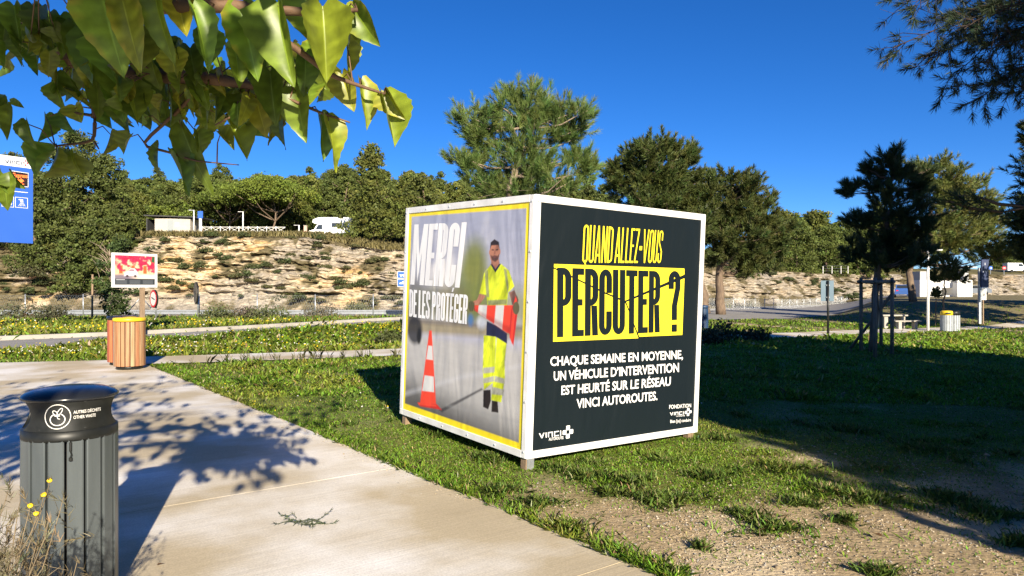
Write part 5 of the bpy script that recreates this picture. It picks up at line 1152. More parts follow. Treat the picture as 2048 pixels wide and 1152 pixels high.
for k in range(6): pc.poly(up(.1 + .15 * k, .38, .19 + .15 * k, .38, .19 + .15 * k, .66, .1 + .15 * k, .66), srgb(236, 190, 150) if k % 2 else srgb(170, 92, 50), 1)
rd_ = smooth(.44, .62, fbm(U * 14, Vv * 12, 1.5, 4) * .75 + Vv * .55 - .13 - .12 * np.abs(U - .5) - .02)[..., None]; pc.c = pc.c * (1 - rd_) + srgb(222, 44, 74) * (.55 + .9 * fbm(U * 40, Vv * 30, 1.5, 2))[..., None] * rd_
pc.poly(up(.9, .8, 1, .75, 1, 1, .92, 1), srgb(40, 90, 50), 2)
gr_ = smooth(.40, .3, Vv)[..., None]; pc.c = pc.c * (1 - gr_) + (srgb(120, 110, 120) + (srgb(236, 214, 190) - srgb(120, 110, 120)) * smooth(.3, .7, U)[..., None]) * gr_
pc.poly(up(.22, .30, .24, .42, .32, .46, .38, .56, .48, .56, .55, .44, .57, .32), srgb(236, 232, 230), 1); pc.poly(up(.32, .46, .38, .54, .46, .54, .5, .46), srgb(150, 120, 130), 1); pc.ell(up(.30, .30)[0], .05, .045, srgb(70, 60, 64), 1); pc.ell(up(.5, .30)[0], .05, .045, srgb(70, 60, 64), 1)
pc.c = np.where((Vv < .2)[..., None], srgb(52, 56, 60), pc.c)
for k in range(3):
    for j in range(4): pc.poly(up(.03 + .33 * k, .14 - .035 * j, .29 + .33 * k, .14 - .035 * j, .29 + .33 * k, .155 - .035 * j, .03 + .33 * k, .155 - .035 * j), srgb(110, 114, 118), .5, .8)
pc.poly(up(.03, .165, .24, .165, .24, .19, .03, .19), srgb(190, 190, 190), .6, .8)
P3 = np.array([PB.at(.004)(a, b) for a, b in zip(pc.u.ravel(), pc.v.ravel())]); idx = np.arange(90 * 66).reshape(66, 90)
M['print'] = mat("printed_picture", (0, 0, 0), rough=.4, attr=True)
mk("printed_picture", P3, np.stack([idx[:-1, :-1], idx[:-1, 1:], idx[1:, 1:], idx[1:, :-1]], -1).reshape(-1, 4), M['print'], pb_, False, pc.c.reshape(-1, 3))
pm = MB(); pm.box((0, .02, .9), (.15, .10, zt - .2), R(-34 + 90) * 0 + R(56), .008); po = pm.out("post", M['wood'], pb_); po.location = (.08, .30, -.3)
# round traffic signs on posts, seen from the side
def round_sign(px, py, rpx, d, bearing, label, face, group="round traffic signs behind the verge"):
    p = at(px, py, d); zg = float(gz(p[0], p[1])); r = rpx / FPX * d; root = empty("round_sign", (p[0], p[1], zg), label, "traffic sign", group)
    pl = MB(); pl.tube([(0, 0, -.1), (0, 0, p[2] - zg + r * .6)], .045, 10); pl.out("pole", M['steel'], root, True)
    n = np.array([math.sin(R(bearing)), math.cos(R(bearing)), 0]); s = np.array([n[1], -n[0], 0]); c = np.array([0, 0, p[2] - zg])
    def disc(name, r0, r1, off, th, mt, par, m=32):
        b = MB(); V = []; F = []
        pts = [(r1 * math.cos(2 * math.pi * k / m), r1 * math.sin(2 * math.pi * k / m)) for k in range(m)]
        b.prism(pts, off, off + th, lambda u, v, w: tuple(c + s * u + np.array([0, 0, v]) + n * w)); return b.out(name, mt, par)
    bk = disc("housing", 0, r, .05, .09, M['black'], root)
    disc("red_ring", 0, r * .97, .141, .006, M['red'] if face else M['greywood'], bk); disc("face", 0, r * .76, .148, .004, M['white'] if face else M['greywood'], bk)
    b = MB(); b.prism([(-r * .5, -.05 * r), (-r * .4, -.15 * r), (r * .5, .1 * r), (r * .4, .2 * r)], .1525, .155, lambda u, v, w: tuple(c + s * u + np.array([0, 0, v]) + n * w)); b.out("bar", M['black'], bk)
round_sign(312, 597.5, 18, 38.5, 224, "round red-ringed traffic sign seen from the side, right of the picture board", True)
round_sign(396, 586, 22, 40, 238, "taller round traffic sign turned nearly edge-on, right of the red-ringed sign", False)
# blue direction sign half hidden by the cube
p = at(818, 560, 45); zg = float(gz(p[0], p[1])); bs = empty("direction_sign", (p[0], p[1], zg), "small blue road sign in two panels half hidden by the cube's left edge", "sign")
pl = MB(); pl.tube([(0, 0, -.1), (0, 0, 2.4)], .05, 8); pl.out("pole", M['steel'], bs, True)
BP = Plane((p[0], p[1] - .08, 0), 90, (p[0], p[1], zg))
for (a, b, nm) in ((543, 556.5, 1), (558, 573.5, 0)):
    t = [BP.px(795, b), BP.px(842, b), BP.px(842, a), BP.px(795, a)]
    BP.slab("panel_edge", [t[0], t[1], t[2], t[3]], 0, .02, M['white'], bs); m = np.array(t); m = m.mean(0) + (m - m.mean(0)) * np.array([.97, .90]); pn = BP.slab("panel", [tuple(k) for k in m], .02, .026, M['blue'], bs)
    if nm: fit_text("sign_lettering", "ver", [BP.px(799, 553), BP.px(816, 553), BP.px(816, 547), BP.px(799, 547)], BP.at(.03), M['letterw'], pn, bold=.03)
    else: lay("car_mark", [[BP.px(799, 568), BP.px(799.5, 565.5), BP.px(803, 565), BP.px(806, 562.5), BP.px(812, 562.5), BP.px(815, 565.5), BP.px(818, 566), BP.px(818, 568)]], ident, BP.at(.03), M['letterw'], pn)
# back of a sign on the right lawn
g = G(1656, 672); bs = empty("notice_sign", g, "back of a plain grey sign plate on a dark post on the right lawn", "sign")
b = MB(); b.tube([(0, 0, -.1), (0, 0, 2.28)], .045, 10); b.out("pole", M['black'], bs, True)
M['plate'] = mat("shaded_sign_back", (.10, .155, .20), (.085, .135, .18), 2, .5, .4, .1)  # bluish skylit shade is put into the plate colour
b = MB(); b.box((.0, .07, 1.86), (.55, .02, .86), .05, .006); b.out("plate", M['plate'], bs)
b = MB(); b.box((0, .03, 1.6), (.12, .07, .05)); b.box((0, .03, 2.1), (.12, .07, .05)); b.out("bracket", M['steel'], bs)

# ------------------------------------------------------------------ fence, crash barrier
fx = np.concatenate([np.arange(-45.0, 0, 3.36), np.arange(1.0, 64, 2.2)]); fyy = 42 + 1.45 * np.clip(fx, 0, 90); fz = gz(fx, fyy)
fe = empty("wire_fence", (fx[0], fyy[0], fz[0]), "long chain-link wire fence on thin grey posts between the verge and the motorway", "fence")
o_ = np.array([fx[0], fyy[0], fz[0]])
for k, (a, b, c) in enumerate(zip(fx, fyy, fz)):
    m = MB(); m.tube([(0, 0, -.1), (0, 0, 1.3)], .034, 7)
    if k in (7, 30): m.tube([(0, 0, 1.15), (-1.0, 0, 0)], .025, 6); m.tube([(0, 0, 1.15), (1.0, 0, 0)], .025, 6)
    q = m.out("post", M['steel'], fe, True); q.location = np.array([a, b, c]) - o_
m = MB(); w = .0022
for a in range(len(fx) - 1):
    A = np.array([fx[a], fyy[a], fz[a]]) - o_; B = np.array([fx[a + 1], fyy[a + 1], fz[a + 1]]) - o_; n = max(4, int(np.linalg.norm(B - A) / .14))
    for k in range(n):
        for s in (1, -1):
            for (h0, h1) in ((0, .6), (.6, 1.2)):
                i, j = (k / n, (k + 4 * .5) / n) if s == 1 else ((k + 2) / n, k / n)
                p0 = A + (B - A) * min(i, 1) + np.array([0, 0, h0]); p1 = A + (B - A) * min(j, 1) + np.array([0, 0, h1])
                m.add([p0 - [w, 0, 0], p0 + [w, 0, 0], p1 + [w, 0, 0], p1 - [w, 0, 0]], [(0, 1, 2, 3)])
    for h in (.05, .62, 1.22): m.add([A + [0, 0, h - w], B + [0, 0, h - w], B + [0, 0, h + w], A + [0, 0, h + w]], [(0, 1, 2, 3)])
m.out("wire_mesh", M['steel'], fe)
gx_ = np.arange(-56, 24, 2.0); gy_ = 50 + 1.45 * np.clip(gx_, 0, 90); gzz = gz(gx_, gy_); o_ = np.array([gx_[0], gy_[0], gzz[0]])
ge = empty("crash_barrier", o_, "long galvanised steel crash barrier along the motorway below the rock cutting", "barrier")
prof = [(0, .42), (-.07, .45), (-.07, .52), (0, .56), (0, .60), (-.07, .64), (-.07, .71), (0, .74)]
V = [(x - o_[0], y + a - o_[1], z + b - o_[2]) for x, y, z in zip(gx_, gy_, gzz) for a, b in prof]
F = [(k * 8 + i, k * 8 + i + 1, k * 8 + 9 + i, k * 8 + 8 + i) for k in range(len(gx_) - 1) for i in range(7)]
M['rail'] = mat("bright_galvanised_rail", (.34, .36, .38), (.27, .29, .31), 3, .5, .4, .3)
mk("rail", V, F, M['rail'], ge)
for x, y, z in zip(gx_, gy_, gzz): m = MB(); m.box((0, .06, .33), (.12, .06, .8)); q = m.out("post", M['steel'], ge); q.location = np.array([x, y, z]) - o_

# ------------------------------------------------------------------ terrace: service building, rail fence, camper, lamps
M['render'] = mat("beige_render", (.52, .47, .40), (.46, .41, .35), 1.5, .85, .2); M['darkroof'] = mat("dark_roof_edge", (.05, .05, .05), None, rough=.6); M['doorgrey'] = mat("grey_door", (.30, .33, .34), None, rough=.5)
def hz_(px, d): x = (px - 1024) / FPX * d; return np.array([x, d, float(hill(x, d))])
o_ = hz_(345, 100); bl = empty("service_building", o_, "low beige flat-roofed service building with a grey door on the terrace above the cutting", "building")
sc_ = 100 / FPX
m = MB(); m.box((0, 2, 1.0), (71 * sc_, 4, 2.2)); wl = m.out("wall", M['render'], bl)
m = MB(); m.box((-44 * sc_, 3.2, .9), (16 * sc_ , 1.6, 2.0)); m.box((-51.5 * sc_, 1.2, 1.0), (.15, 2.4, 2.2)); m.out("shelter", M['darkroof'], bl)  # dark box colour stands in for shade inside the open shelter
m = MB(); m.prism([(-54 * sc_, 2.42), (60 * sc_, 2.16), (60 * sc_, 2.30), (-54 * sc_, 2.58)], -.5, 4.4, lambda u, v, w: (u, w, v)); m.out("roof", M['darkroof'], bl)
m = MB(); m.box((-4 * sc_, -.02, .95), (11 * sc_, .05, 1.95), 0, .01); m.out("door", M['doorgrey'], bl)
m = MB(); m.box((9 * sc_, -.02, 1.25), (7 * sc_, .03, .65)); nb = m.out("notice", M['white'], bl); lay("notice_mark", [[(9 * sc_ - .15, 1.1), (9 * sc_ - .05, 1.1), (9 * sc_ + .16, 1.42), (9 * sc_ + .06, 1.42)]], ident, lambda u, v: (u, -.04, v), M['black'], nb)
M['whitewood'] = mat("whitewashed_rail", (.72, .70, .66), None, rough=.7)
o_ = hz_(404, 97); rf = empty("rail_fence", o_, "white timber rail fence with crossed braces along the terrace edge", "fence")
for k in range(9):
    A = hz_(404 + k * 18.5, 97); B = hz_(404 + (k + 1) * 18.5, 97); m = MB()
    L_ = np.linalg.norm((B - A)[:2]); e = np.array([L_, 0, B[2] - A[2]])
    m.box((0, 0, .45), (.10, .10, .95)); m.tube([(0, 0, .82), e + [0, 0, .82]], .045, 5); m.tube([(0, 0, .14), e + [0, 0, .8]], .035, 5); m.tube([(0, .03, .8), e + [0, .03, .14]], .035, 5); m.tube([(0, 0, .12), e + [0, 0, .12]], .035, 5)
    q = m.out("panel", M['whitewood'], rf); q.location = A - o_
def lamp(name, pos, H, arm, label, group, r=.06):
    rt = empty(name, pos, label, "street lamp", group); m = MB(); m.tube([(0, 0, -.1), (0, 0, H * .6), (0, 0, H)], [r, r * .9, r * .75], 10); m.out("pole", M['white'], rt, True)
    m = MB(); m.box((arm / 2, 0, H - .03), (abs(arm), .06, .05), 0, .01); m.box((arm, 0, H - .03), (.34, .2, .08), 0, .02); m.out("lamp_head", M['white'], rt); return rt
GL = "white lamp posts on the terrace"
for px, y1, lb in ((387.7, 420, "white lamp post right beside the service building"), (486, 423, "tall white lamp post among the rail fence panels, before the umbrella pine"), (598, 450, "short white lamp post left of the camper")):
    o_ = hz_(px, 98.5); H = (CAMZ + (576 - y1) / FPX * 98.5) - o_[2]; lamp("lamp_post", o_, H, -.5, lb, GL, .1)
p = at(1856, 576, 37.8); lamp("lamp_post", (p[0], p[1], float(gz(p[0], p[1]))), 4.25, .55, "slim pale lamp post beside the footpath on the right", None, .075)
o_ = hz_(401, 99); r = empty("blue_sign", o_, "small blue panel on a white post at the right end of the service building", "sign")
m = MB(); m.box((0, 0, 1.0), (.35, .2, 2.0), 0, .03); m.out("post", M['white'], r); m = MB(); m.box((0, -.05, 2.5), (.7, .12, 1.0), 0, .02); m.out("panel", M['blue'], r)
o_ = hz_(611, 98); r = empty("marker_pillar", o_, "stubby pinkish pillar on the terrace edge left of the camper", "pillar")
m = MB(); m.box((0, 0, .45), (.42, .35, 1.1), 0, .04); m.out("body", mat("pinkish_render", (.60, .38, .30), None, rough=.8), r); m = MB(); m.box((0, 0, 1.03), (.5, .42, .08), 0, .02); m.out("cap", M['concrete'], r)
# camper van
M['camper'] = mat("camper_white", (.80, .80, .79), None, rough=.3, coat=.3); o_ = hz_(659, 103) - [0, 0, .45]
cv_ = empty("camper_van", o_, "white camper van with an overcab parked on the terrace above the rock cutting", "camper van")
def yz(pts, a, b): m = MB(); m.prism(pts, a, b, lambda u, v, w: (u, w, v)); return m
yz([(-.9, .55), (2.9, .55), (2.9, 2.75), (2.7, 2.95), (-.9, 2.95)], 0, 2.2).out("body", M['camper'], cv_)
yz([(-.9, 2.05), (-.9, 2.95), (-1.6, 2.93), (-2.35, 2.65), (-2.45, 2.25), (-2.1, 2.05)], .02, 2.18).out("overcab", M['camper'], cv_)
cb_ = yz([(-.9, .55), (-.9, 2.05), (-1.75, 2.02), (-2.25, 1.25), (-2.95, 1.05), (-3.0, .55)], .1, 2.1).out("cab", M['camper'], cv_)
yz([(-1.05, 1.25), (-1.05, 1.9), (-1.65, 1.88), (-2.0, 1.25)], .08, .1).out("window", M['glass'], cb_); yz([(-1.78, 1.98), (-2.22, 1.28), (-2.26, 1.28), (-1.82, 1.98)], .2, 2.0).out("windscreen", M['glass'], cb_)
yz([(.3, 1.55), (1.5, 1.55), (1.5, 2.15), (.3, 2.15)], -.02, 0).out("window", M['glass'], cv_); yz([(1.9, 1.6), (2.6, 1.6), (2.6, 2.1), (1.9, 2.1)], -.02, 0).out("window", M['glass'], cv_)
for x in (-2.2, 1.7):
    for y in (.18, 2.02):
        m = MB(); m.lathe([(.1, -.1), (.33, -.1), (.35, -.06), (.35, .06), (.33, .1), (.1, .1)], 20); Rm = Matrix.Rotation(R(90), 3, 'X'); m.V = [tuple(Rm @ Vector(v) + Vector((x, y, .35))) for v in m.V]; m.out("wheel", M['rubber'], cv_, False)

# ------------------------------------------------------------------ right side: white building, cars, table, totem, stakes
M['wwall'] = mat("white_render", (.76, .75, .72), (.70, .69, .66), 1, .8, .2); M['gwall'] = mat("grey_cladding", (.40, .40, .39), None, rough=.7)
p = at(1890, 576, 91); o_ = np.array([p[0], p[1], .45]); wb = empty("toilet_block", o_, "small white rendered block with open centre and grey fins behind the round-headed pine", "building"); k_ = 91 / FPX
X_ = lambda px: (px - 1890) * k_
m = MB(); m.box((X_(1862), 1.5, 1.05), (X_(1884) - X_(1840), 3, 2.3)); m.box((X_(1924), 1.2, 1.05), (X_(1938.5) - X_(1909), 3.6, 2.3)); m.box((X_(1896.5), 1.7, 1.7), (X_(1909) - X_(1884), 2.4, .95)); m.box((X_(1896.5), 1.7, .1), (X_(1909) - X_(1884), 2.4, .4)); m.out("wall", M['wwall'], wb)
m = MB(); m.box((X_(1896.5), 3.0, 1.0), (X_(1909) - X_(1884), .1, 2.0)); m.out("recess_shade", M['rubber'], wb)  # black sheet stands in for the shade in the open centre
m = MB(); m.box((X_(1848), 1.4, 2.75), (X_(1855) - X_(1841), 2.6, 1.1)); m.box((X_(1933), 1.4, 2.75), (X_(1938) - X_(1928), 2.6, 1.1)); m.out("fin", M['gwall'], wb)
m = MB(); m.prism([(X_(1924), 3.86), (X_(1948), 3.72), (X_(1948), 3.82), (X_(1924), 3.96)], -.6, 3.6, lambda u, v, w: (u, w, v)); m.box((X_(1938.8), .5, 3.2), (.1, .1, 1.2)); m.out("roof_plate", M['white'], wb)
def car(px, d, z, rz, body, label, name="parked_car"):
    p = at(px, 576, d); r = empty(name, (p[0], p[1], z), label, "car", None, rz)
    def pr(pts, a, b): m = MB(); m.prism(pts, a, b, lambda u, v, w: (u, w, v)); return m
    pr([(-2.05, .35), (2.05, .35), (2.08, .75), (1.9, .95), (1.0, 1.0), (-1.9, 1.02), (-2.1, .8)], -.85, .85).out("body", body, r)
    cb = pr([(-1.75, 1.021), (.95, 1.001), (.35, 1.44), (-1.25, 1.46)], -.72, .72).out("cabin", body, r)
    for s in (-1, 1): pr([(-1.5, 1.06), (.7, 1.05), (.28, 1.37), (-1.15, 1.38)], s * .722, s * .728).out("window", M['glass'], cb)
    pr([(.82, 1.04), (.90, 1.045), (.38, 1.41), (.33, 1.38)], -.62, .62).out("windscreen", M['glass'], cb); pr([(-1.74, 1.07), (-1.66, 1.05), (-1.25, 1.38), (-1.32, 1.4)], -.62, .62).out("rear_window", M['glass'], cb)
    for x in (-1.3, 1.3):
        for y in (-.8, .8):
            m = MB(); m.lathe([(.02, -.1), (.28, -.1), (.32, -.07), (.32, .07), (.28, .1), (.02, .1)], 20); Rm = Matrix.Rotation(R(90), 3, 'X'); m.V = [tuple(Rm @ Vector(v) + Vector((x, y, .32))) for v in m.V]; m.out("wheel", M['rubber'], r)
    for y in (-.6, .6): m = MB(); m.box((2.06, y, .7), (.06, .3, .14), 0, .02); m.out("headlight", M['glass'], r)
    for y in (-.6, .6): m = MB(); m.box((-2.07, y, .78), (.06, .26, .14), 0, .02); m.out("tail_light", M['red'], r)
p = at(1806, 576, 84); car(1806, 84, float(gz(p[0], p[1])) + .02, R(62), mat("blue_car_paint", (.05, .12, .35), None, rough=.25, coat=.6), "blue car parked behind the tree trunk, left of the white block")
p = at(1949, 576, 106); car(1949, 106, float(gz(p[0], p[1])) + .02, R(150), mat("silver_car_paint", (.35, .38, .42), None, rough=.25, metal=.4, coat=.6), "silver car parked right of the white block")
p = at(2031, 576, 168); zz = float(hill(p[0], p[1])); r = empty("white_van", (p[0], p[1], zz), "white van on the upper road at the far right edge", "van")
m = MB(); m.prism([(-2.4, .4), (2.2, .4), (2.3, 1.0), (1.5, 1.3), (.9, 2.15), (-2.4, 2.2)], -.9, .9, lambda u, v, w: (u, w, v)); bo = m.out("body", M['camper'], r)
m = MB(); m.prism([(.1, 1.35), (1.3, 1.35), (.85, 1.95), (.1, 1.95)], -.93, -.9, lambda u, v, w: (u, w, v)); m.out("window", M['glass'], bo)
for x in (-1.5, 1.4): m = MB(); m.lathe([(.02, -.1), (.33, -.1), (.33, .1), (.02, .1)], 16); Rm = Matrix.Rotation(R(90), 3, 'X'); m.V = [tuple(Rm @ Vector(v) + Vector((x, -.85, .33))) for v in m.V]; m.out("wheel", M['rubber'], r)
for px, mt_, lb in ((2008, M['red'], "round red no-entry sign on the upper road at far right"), (1981, M['blue'], "blue round arrow sign on the upper road, left of the no-entry sign")):
    p = at(px, 576, 160); zz = float(hill(p[0], p[1])); hs = CAMZ + (576 - 536) / FPX * 160 - zz; r = empty("round_sign", (p[0], p[1], zz), lb, "traffic sign")
    m = MB(); m.tube([(0, 0, -.1), (0, 0, hs)], .06, 8); m.out("pole", M['steel'], r); pts = [(.42 * math.cos(.2618 * k), .42 * math.sin(.2618 * k)) for k in range(24)]
    m = MB(); m.prism(pts, -.1, -.06, lambda u, v, w: (u, w, v + hs)); fc = m.out("face", mt_, r); bar = [(-.28, -.07), (.28, -.07), (.28, .07), (-.28, .07)] if px == 2008 else [(-.25, -.05), (.03, -.05), (.03, -.18), (.28, 0), (.03, .18), (.03, .05), (-.25, .05)]
    m = MB(); m.prism(bar, -.106, -.101, lambda u, v, w: (u, w, v + hs)); m.out("bar" if px == 2008 else "arrow", M['white'], fc)
o_ = hz_(1640, 127); r = empty("post_fence", o_, "short white wire-fence posts on top of the grey cutting, right of the cube", "fence")
for px in (1646, 1664, 1682, 1696): q = hz_(px, 127); m = MB(); m.box((0, 0, .5), (.09, .09, 1.3), 0, .01); w_ = m.out("post", M['whitewood'], r); w_.location = q - o_
m = MB()
for h in (.3, .75, 1.2): m.tube([hz_(1646, 127) - o_ + [0, 0, h], hz_(1696, 127) - o_ + [0, 0, h]], .012, 4)
m.out("wire", M['steel'], r)
# picnic table
g = G(1783, 657); pt_ = empty("picnic_table", g, "pale concrete picnic table with a bench on the lawn behind the staked pine", "picnic table", None, R(6))
m = MB(); m.box((0, 0, .72), (1.45, .75, .08), 0, .015); m.out("tabletop", M['concrete'], pt_)
for x in (-.5, .5): m = MB(); m.box((x, 0, .34), (.22, .6, .68), 0, .015); m.out("leg", M['concrete'], pt_)
for y in (-.78, .78):
    m = MB(); m.box((.35, y, .44), (1.5, .34, .07), 0, .012); bn = m.out("bench", M['concrete'], pt_)
    for x in (-.1, .8): m = MB(); m.box((x, y, .2), (.18, .26, .41), 0, .01); m.out("bench_leg", M['concrete'], bn)
# totem and small notice
g = G(1961, 648); k_ = g[1] / FPX; r = empty("totem_sign", g, "slim dark blue totem sign on a pale pole by the footpath at far right", "sign")
m = MB(); m.box((0, .1, 1.9), (5.5 * k_, .15, 3.9), 0, .02); m.out("pole", M['steel'], r); m = MB(); zt = (648 - 519) * k_; zb = (648 - 575) * k_
m.box((7.5 * k_, -.05, (zt + zb) / 2), (15 * k_, .12, zt - zb), 0, .02); pn = m.out("panel", M['darkblue'], r)
lay("pictogram", [rect((3 + 3.4 * k) * k_, zb + .55 * (zt - zb), (5 + 3.4 * k) * k_, zb + .62 * (zt - zb))[0] for k in range(3)] + [rect(6 * k_, zb + .8 * (zt - zb), 8 * k_, zb + .88 * (zt - zb))[0]], ident, lambda u, v: (u, -.115, v), mat("faint_print", (.35, .37, .42), None), pn)
g2 = G(1966, 649); r = empty("notice_sign", g2, "small white notice on a thin wooden post in front of the slim totem", "sign"); k_ = g2[1] / FPX
m = MB(); m.box((0, 0, 24 * k_), (2.2 * k_, .07, 50 * k_)); m.out("post", M['wood'], r); m = MB(); m.box((.02, -.07, 62 * k_), (9.6 * k_, .03, 26 * k_), 0, .01); pn = m.out("plate", M['white'], r)
lay("notice_mark", [[(-.09, 56 * k_), (.14, 56 * k_), (.05, 70 * k_), (-.12, 72 * k_)], rect(-.14, 50.5 * k_, .16, 53 * k_)[0]], ident, lambda u, v: (u, -.09, v), M['gwall'], pn)
# stakes round the dark pine
o_ = np.array(SP); st = empty("tree_stakes", o_, "square frame of weathered stakes and crossbars tied round the dark pine on the right lawn", "tree stakes")
zs_ = [] ; pos = []
for px, py in ((1722, 705), (1750, 716), (1784, 710), (1762, 698)):
    q = G(px, py); q[2] -= .05; zt = CAMZ + (576 - 555) / FPX * q[1] - q[2]; m = MB(); m.tube([(0, 0, 0), (.0, 0, zt)], [.055, .05], 9); w_ = m.out("stake", M['greywood'], st, True); w_.location = q - o_; pos.append(q - o_ + [0, 0, zt - .12])
for a, b in ((0, 1), (1, 2), (2, 3), (3, 0)):
    m = MB(); e = (pos[b] - pos[a]) * .12; m.tube([pos[a] - e, pos[b] + e], .05, 8); m.out("crossbar", M['greywood'], st, True)
q0 = G(1700, 698) - o_; m = MB(); m.tube([q0, pos[2] + [0, 0, -.35]], .045, 8); m.out("prop", M['greywood'], st, True)
m = MB()
for k in (0, 1): m.tube([pos[k] + [0, 0, .02], (pos[k] + pos[(k + 2) % 4]) / 2 + [0, 0, -.1], pos[(k + 2) % 4] + [0, 0, .02]], .018, 6)
m.out("tie", M['rubber'], st)
# ivy-grown sapling on the verge
p = at(222, 648, 37.5); o_ = np.array([p[0], p[1], float(gz(p[0], p[1]))]); iv = empty("ivy_sapling", o_, "bare-topped sapling wrapped in dark leafy ivy behind the wooden bins", "tree"); ri = np.random.default_rng(17)
k_ = 37.5 / FPX; m = MB(); m.tube([(0, 0, 0), (.05, 0, 2), (-.1, 0, 4.0)], [.07, .05, .02], 7)
for k in range(16): a = ri.uniform(1.6, 3.6); x = ri.uniform(-.9, .5); m.tube([(0, 0, a), (x * .5 - .15, ri.normal(0, .2), a + .5), (x - .2, ri.normal(0, .3), a + ri.uniform(.6, 1.3))], [.022, .014, .005], 5)
m.out("trunk", M['barklight'], iv, True)
P = np.column_stack([ri.normal(.15, .42, 60), ri.normal(0, .35, 60), ri.uniform(.2, 3.4, 60)]); P[45:] = np.column_stack([ri.normal(.55, .3, 15), ri.normal(0, .3, 15), ri.uniform(2.6, 4.3, 15)])
V, F, C = leaf_cards(ri, P, np.tile([0, -.3, .6], (60, 1)), 60, .15, .33, (.055, .085, .025)); mk("crown", V, F, M['foliage'], iv, False, C)
m = MB(); m.tube([(-.86, -.2, -.1), (-.84, -.2, 2.35)], .05, 8); m.tube([(-.84, -.2, 2.15), (-.35, -.1, 2.15)], .03, 6); m.out("stake", M['wood'], iv, True)

# ------------------------------------------------------------------ grass, flowers, gravel
rg_ = np.random.default_rng(42)
def on_lawn(x, y):
    pl = ~inside(x, y, PLAZA) | (seg_dist(x, y, np.vstack([PLAZA, PLAZA[:1]])) < .02)
    rd = np.array(list(map(tuple, NEAR_E)) + list(map(tuple, FAR_E[::-1])))
    return pl & (seg_dist(x, y, FOOT) > .93) & ~inside(x, y, rd)
def scatter(n, d0, d1, k=1.0):
    """random lawn points, thinner with distance"""
    u = rg_.random(n); d = (d0 ** (1 - k) + u * (d1 ** (1 - k) - d0 ** (1 - k))) ** (1 / (1 - k)) if k != 1 else d0 * (d1 / d0) ** u
    x = d * rg_.uniform(-.80, .80, n); return x, d
def blades(x, y, z, L, w, col, flat=.5):
    m = len(x); o = np.column_stack([x, y, z]); a = rg_.uniform(0, 6.283, m); ln = rg_.uniform(.1, 1, m) * flat * 2
    d = unit(np.column_stack([np.cos(a) * ln, np.sin(a) * ln, np.ones(m)])); s = np.column_stack([-np.sin(a), np.cos(a), np.zeros(m)])
    b = rg_.normal(0, .5, m)[:, None]; s = unit(s + b * np.column_stack([np.cos(a), np.sin(a), np.zeros(m)])) * (w * .5)[:, None]; L = L[:, None]
    bend = np.column_stack([np.cos(a), np.sin(a), -np.ones(m) * .5]) * L * .35 * rg_.random((m, 1))
    V = np.stack([o - s * .7, o + s * .7, o + d * L * .55 + s, o + d * L + bend, o + d * L * .55 - s], 1).reshape(-1, 3)
    return V, np.arange(m * 5).reshape(-1, 5), np.repeat(col, 5, 0)
def gcol(x, y, base=(.165, .275, .028)):
    n = fbm(x, y, 2.2, 3)[:, None]; c = np.array(base) * (1 - smooth(.48, .7, n)) + np.array([.23, .285, .04]) * smooth(.48, .7, n)
    st = rg_.random(len(x)) < .09; c = np.where(st[:, None], np.array([.36, .30, .15]), c)
    return c * rg_.uniform(.6, 1.4, (len(x), 1)) * np.array([1, 1, 1.0]) * (1 + rg_.normal(0, .12, (len(x), 3)))
allp = []
for n, d0, d1, k, L0, w0 in ((430000, 4.2, 11, 1.3, .030, .0085), (150000, 11, 21, 1.5, .075, .022), (110000, 21, 60, 1.6, .13, .06)):
    x, y = scatter(n, d0, d1, k); ok = on_lawn(x, y) & (rg_.random(n) < (.035 + .965 * cover(x, y) ** 1.3) * (.35 + .65 * smooth(.3, .55, fbm(x, y, .45, 3)))) & (y < 43 + 1.45 * np.clip(x, 0, 60))
    x, y = x[ok], y[ok]; L = L0 * rg_.uniform(.45, 1.25, len(x)) * (1 + 1.1 * smooth(.62, .75, fbm(x + 4, y, .55, 2))); allp.append(blades(x, y, gz(x, y) - .004, L, w0 * rg_.uniform(.6, 1.3, len(x)), gcol(x, y), 1.1))
# ragged fringe growing along the slab and path edges
t = rg_.random(9000); e = np.array([.9, 4.06]) + (np.array([-7.4, 15.0]) - np.array([.9, 4.06])) * (t ** 1.4)[:, None]; off = np.abs(rg_.normal(0, .10, 9000)) - .02
x = e[:, 0] + .796 * off; y = e[:, 1] + .606 * off; ok = rg_.random(9000) < smooth(.35, .55, fbm(x, y, .5, 3)) * .9; x, y = x[ok], y[ok]
allp.append(blades(x, y, gz(x, y), .06 * rg_.uniform(.5, 1.6, len(x)), .009 * rg_.uniform(.6, 1.2, len(x)), gcol(x, y), .8))
# darker coarse tufts
tx_, ty_ = [], []
TU = [(1320, 1002, .26), (1548, 1060, .17), (1490, 1036, .12), (1600, 1010, .14), (1262, 968, .16), (1130, 1062, .14), (1075, 1010, .14), (1690, 1045, .1), (1975, 1030, .26), (1900, 1000, .2), (1420, 955, .2), (1655, 985, .2), (1730, 1000, .18), (2040, 1090, .14), (1170, 955, .2), (1000, 985, .16), (1400, 1100, .07), (1430, 880, .2), (980, 920, .2), (1760, 1150, .12), (890, 880, .2), (1215, 990, .1), (1560, 935, .22), (1850, 900, .3), (1700, 860, .3)]
for px, py, r in TU:
    g = G(px, py); m = int(1100 * r / .2 * min(1, r / .15)); a = rg_.uniform(0, 6.28, m); q = np.abs(rg_.normal(0, .55, m)) * r * (1 + .5 * np.sin(a * 3 + px)); tx_.append(g[0] + np.cos(a) * q); ty_.append(g[1] + np.sin(a) * q * .8)
